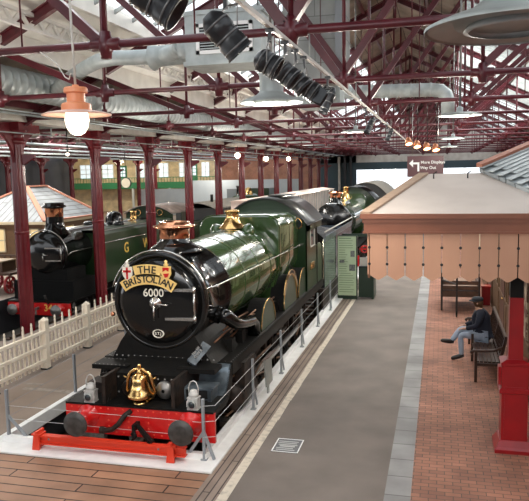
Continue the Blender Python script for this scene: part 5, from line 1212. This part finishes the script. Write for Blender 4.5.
# ================================================================ white spotlight track
TXX = -1.6; TZ = 6.05
trk = thing('lighting_track', 'long white lighting track running down the nave with black spotlights', 'lighting track', (TXX, 20, TZ))
MB().box(TXX - .022, TXX + .022, 3.2, 60, TZ - .02, TZ + .02).build('rail', offwhite, trk)
for k in range(12): MB().tube([(TXX, 8.5 + k * 4.84, TZ), (TXX, 8.5 + k * 4.84, 6.42)], .01, 5).build('hanger', galvd, trk)
def par_can(x, y, z, d, L_, r, label, doors=False, ring=True):
    """theatre can: body from c along d"""
    t = thing('spotlight', label, 'spotlight', (x, y, z), 'black spotlights on the white track')
    d = V(d).normalized(); c = V((x, y, z)); u, v = frame(d)
    MB().lathe([(0, -L_ * .58), (r * .45, -L_ * .56), (r * .85, -L_ * .42), (r, -L_ * .25), (r, -L_ * .1), (r * .93, -L_ * .08), (r * .93, L_ * .12), (r * 1.0, L_ * .14), (r, L_ * .40), (r * 1.08, L_ * .41), (r * 1.08, L_ * .45), (r * .95, L_ * .45), (r * .9, L_ * .2), (0, L_ * .2)], c, d, 28).build('lamp_can', blackplas, t)
    b = MB()
    for q in (-.34, .0, .28): b.lathe([(r * 1.0, L_ * q), (r * 1.04, L_ * q + .004), (r * 1.04, L_ * q + .012), (r, L_ * q + .016)], c, d, 28)
    b.build('cooling_rings', mat('worn ring edge', (.16, .16, .16), .3, .6) if 'worn ring edge' not in MATS else MATS['worn ring edge'], t)
    if doors:
        # barn door leaves round the mouth
        m_ = c + d * L_ * .45
        for s in (-1, 1): MB().prism([m_ + u * s * r * .9 - v * r * .8, m_ + u * s * r * .9 + v * r * .8, m_ + u * s * r * 1.5 + v * r * .7 + d * r * .9, m_ + u * s * r * 1.5 - v * r * .7 + d * r * .9], u * .004).build('barn_door', blackplas, t)
    side = V((1, 0, 0)) if abs(d.x) < .8 else V((0, 1, 0)); side = (side - d * side.dot(d)).normalized(); top = V((TXX, y, TZ - .02)) if ring is not None else c
    pts = [c + side * r * 1.12]; pts += [c + side * r * 1.15 + (top - c) * .45, c + side * r * .3 + (top - c) * .62, c - side * r * .3 + (top - c) * .62, c - side * r * 1.15 + (top - c) * .45, c - side * r * 1.12]
    b = MB()
    for p, q in zip(pts, pts[1:]): b.bar(p, q, .035, .006, d)
    b.build('yoke', steeld if ring else blackplas, t)
    b = MB(); b.bar(c + (top - c) * .60, top - V((0, 0, .012)), .03, .03).box(TXX - .04, TXX + .04, y - .03, y + .03, TZ - .06, TZ - .022); b.build('clamp', blackplas, t)
    return t
par_can(-1.97, 4.6, 5.90, (.70, .15, -.50), .40, .14, 'big black spotlight at the top edge of the view, alone before the grille')
par_can(-1.60, 5.05, 5.70, (.50, .25, -.62), .37, .112, 'black spotlight with silver yoke hanging in front of the air unit grille')
par_can(-1.62, 6.45, 5.70, (.72, .10, -.45), .25, .115, 'black spotlight hanging beside the air unit, first of the tight cluster')
par_can(-1.58, 7.1, 5.68, (.72, .10, -.60), .23, .115, 'black spotlight second in the tight cluster')
par_can(-1.56, 7.6, 5.66, (.72, .10, -.75), .23, .115, 'black spotlight third in the tight cluster')
par_can(-1.54, 8.1, 5.64, (.72, .10, -.50), .26, .12, 'black spotlight with open barn doors at the far end of the cluster', doors=True)
par_can(-1.60, 9.9, 5.66, (-.35, -.3, -.85), .40, .065, 'slim black spotlight hanging alone beyond the cluster', ring=False)
par_can(-1.50, 15.0, 5.62, (-.35, -.3, -.85), .40, .07, 'slim black spotlight alone further along the track', ring=False)
par_can(-1.50, 21.0, 5.72, (-.35, -.3, -.85), .40, .07, 'tiny slim black spotlight above the sign', ring=False)
# warm lit reflectors above the sign
for i, x in enumerate((-.80, -.58, -.33, -.10)):
    y = 18.34; zz = (5.32, 5.24, 5.18, 5.14)[i]
    t = thing('warm_spotlight', 'glowing orange spotlight above the maroon sign, %s from the left' % ['first', 'second', 'third', 'fourth'][i], 'spotlight', (x, y, zz), 'glowing spotlights above the sign')
    MB().lathe([(.04, .2), (.08, .14), (.10, .0), (.09, 0)], (x, y, zz), (-.2, .5, 1), 16).build('lamp_can', mat('copper glow can %d' % i, (.5, .2, .1), .3, .6), t)
    MB().lathe([(0, .02), (.095, .02)], (x, y, zz), (-.2, .5, 1), 16).build('lit_lens', bulbo, t); MB().tube([(x, y, zz + .17), (x, y, 6.42), (x, 18.2, 6.42)], .012, 6).build('hanger', blackplas, t)
# way out sign
t = thing('hanging_sign', 'dark maroon hanging sign with white arrow reading More Displays Way Out', 'sign', (-.38, 18, 4.75))
MB().box(-.83, .09, 18.0, 18.04, 4.46, 5.0).build('board', signm, t)
b = MB(); y = 17.992
b.prism([(-.76, y, 4.80), (-.66, y, 4.90), (-.66, y, 4.83), (-.56, y, 4.83), (-.56, y, 4.62), (-.51, y, 4.62), (-.51, y, 4.875) if False else (-.51, y, 4.88), (-.64, y, 4.88), (-.64, y, 4.90), (-.64, y, 4.70), (-.66, y, 4.70)], (0, .008, 0)) if False else None
b.prism([(-.78, y, 4.81), (-.68, y, 4.91), (-.68, y, 4.71)], (0, .008, 0)).box(-.69, -.52, y, y + .008, 4.785, 4.835).box(-.57, -.52, y, y + .008, 4.60, 4.80); b.build('arrow', white, t)
MB().text('More Displays', .105, (-.18, 17.994, 4.83)).text('Way Out', .105, (-.30, 17.994, 4.69)).build('lettering', white, t)
b = MB()
for x in (-.7, -.05): b.tube([(x, 18.02, 5.04), (x, 18.16, 6.42)], .008, 5)
b.build('hanging_wires', steel, t)
# orange pendant lamp
t = thing('pendant_lamp', 'orange enamel pendant lamp with glowing round globe hanging at upper left', 'pendant lamp', (-3.45, 6, 5.2))
lx, ly, lz = -3.46, 6.0, 5.30
MB().lathe([(.0, .245), (.03, .24), (.035, .225), (.105, .215), (.115, .20), (.115, .165), (.09, .155), (.088, .075), (.10, .07), (.135, .06), (.145, .045), (.145, -.005)], (lx, ly, lz), (0, 0, 1), 32, smooth=False).build('lamp_cap', terra, t)
MB().lathe([(.10, .0), (.145, -.005), (.29, -.03), (.335, -.045), (.335, -.055), (.28, -.045), (.1, -.02)], (lx, ly, lz), (0, 0, 1), 48).build('lamp_shade', mat('pale salmon enamel', (.80, .52, .42), .4), t)
MB().lathe([(.108, -.03), (.118, -.10), (.105, -.17), (.07, -.225), (.03, -.245), (0, -.25)], (lx, ly, lz), (0, 0, 1), 32).build('globe', glob, t)
MB().tube([(lx, ly, lz + .24), (lx - .01, ly, lz + .8), (lx - .03, ly, lz + 2.6)], .012, 8).build('hanging_tube', offwhite, t)
MB().tube([(lx - .01, ly, lz + .34), (lx - .10, ly + .1, lz + .37), (lx - .3, ly + .4, lz + .36), (lx - .7, ly + 1.0, lz + .48), (lx - 1.3, ly + 1.8, lz + .8), (-5.4, 8.46, 6.38)], .007, 6).build('cable', offwhite, t)
point('orange_lamp_light', (lx, ly, lz - .36), 12, (1, .8, .6), .1)
# small bright lamps along the column row
for i, (px0, z, y) in enumerate(((-12.25, 5.75, 40.4), (-12.25, 5.65, 47.5), (-12.25, 5.75, 55), (-12.25, 5.4, 20.5))):
    t = thing('small_lamp', 'small bright lamp glowing beside the left row of columns, %s counted from the camera' % ['second', 'third', 'fourth', 'nearest'][i], 'lamp', (px0, y, z), 'small bright lamps by the columns')
    r = .17 if i < 3 else .05
    MB().ball((px0, y, z), r, 10).build('bulb', bulb, t); MB().tube([(px0, y, z + r * .9), (px0, y, 6.34)], .02, 6).lathe([(r * .6, r * .7), (r * .3, r * 1.3)], (px0, y, z), (0, 0, 1), 12).build('lamp_holder', blackm, t)
# fill light: at the grey dome lamps, and added where no lamps hang
for i, (x, y) in enumerate(((.40, 15.2), (-2.30, 9.3), (-2.35, 19.5), (.46, 26), (.46, 37))):
    point('dome_lamp_light', (x, y, 5.45), 150, (1, .93, .82), .28)
for i, y in enumerate((11, 20.5, 30, 40.4, 50)):
    point('column_fill_light', (-9.0, y + .3, 4.9), 150, (1, .94, .84), .25)  # added fill over the walkway, apart from the column lamps
for i, x in enumerate((-40, -31)):
    point('balcony_fill_light', (x, 73, 6.2), 420, (1, .86, .62), .3)  # added fill to brighten the buff brick wall, no lamp there
for i, y in enumerate((26, 38, 52, 66)):
    point('far_nave_fill_light', (-23, y, 5.2), 300, (1, .92, .80), .3)  # added fill for the far nave, not tied to any lamp
# light thrown by the black spotlights
spot('spotlight_beam_engine_front', (-1.7, 5.6, 5.45), (-4.9, 10.6, 1.6), 260, (1, .90, .78), 50)
spot('spotlight_beam_platform', (-1.5, 7.4, 5.4), (-1.6, 13, 0), 120, (1, .92, .82), 70)
spot('spotlight_beam_boiler', (-1.7, 11.2, 5.4), (-4.9, 15.5, 2.4), 160, (1, .92, .8), 60)

# rivets and rail knobs are surface detail: fold them into the mesh they sit on
def fold_in(child):
    par = child.parent; pm, cm = par.data, child.data
    bm = bmesh.new(); bm.from_mesh(pm); n0 = len(bm.faces); bm.from_mesh(cm); bm.faces.ensure_lookup_table()
    k = len(pm.materials); pm.materials.append(cm.materials[0])
    for f in bm.faces[n0:]: f.material_index = k
    bm.to_mesh(pm); bm.free(); bpy.data.objects.remove(child)
for o in [o for o in bpy.data.objects if o.type == 'MESH' and o.parent and o.parent.type == 'MESH' and o.name.split('.')[0] in ('rivets', 'handrail_knob', 'body_ribs')]:
    fold_in(o)
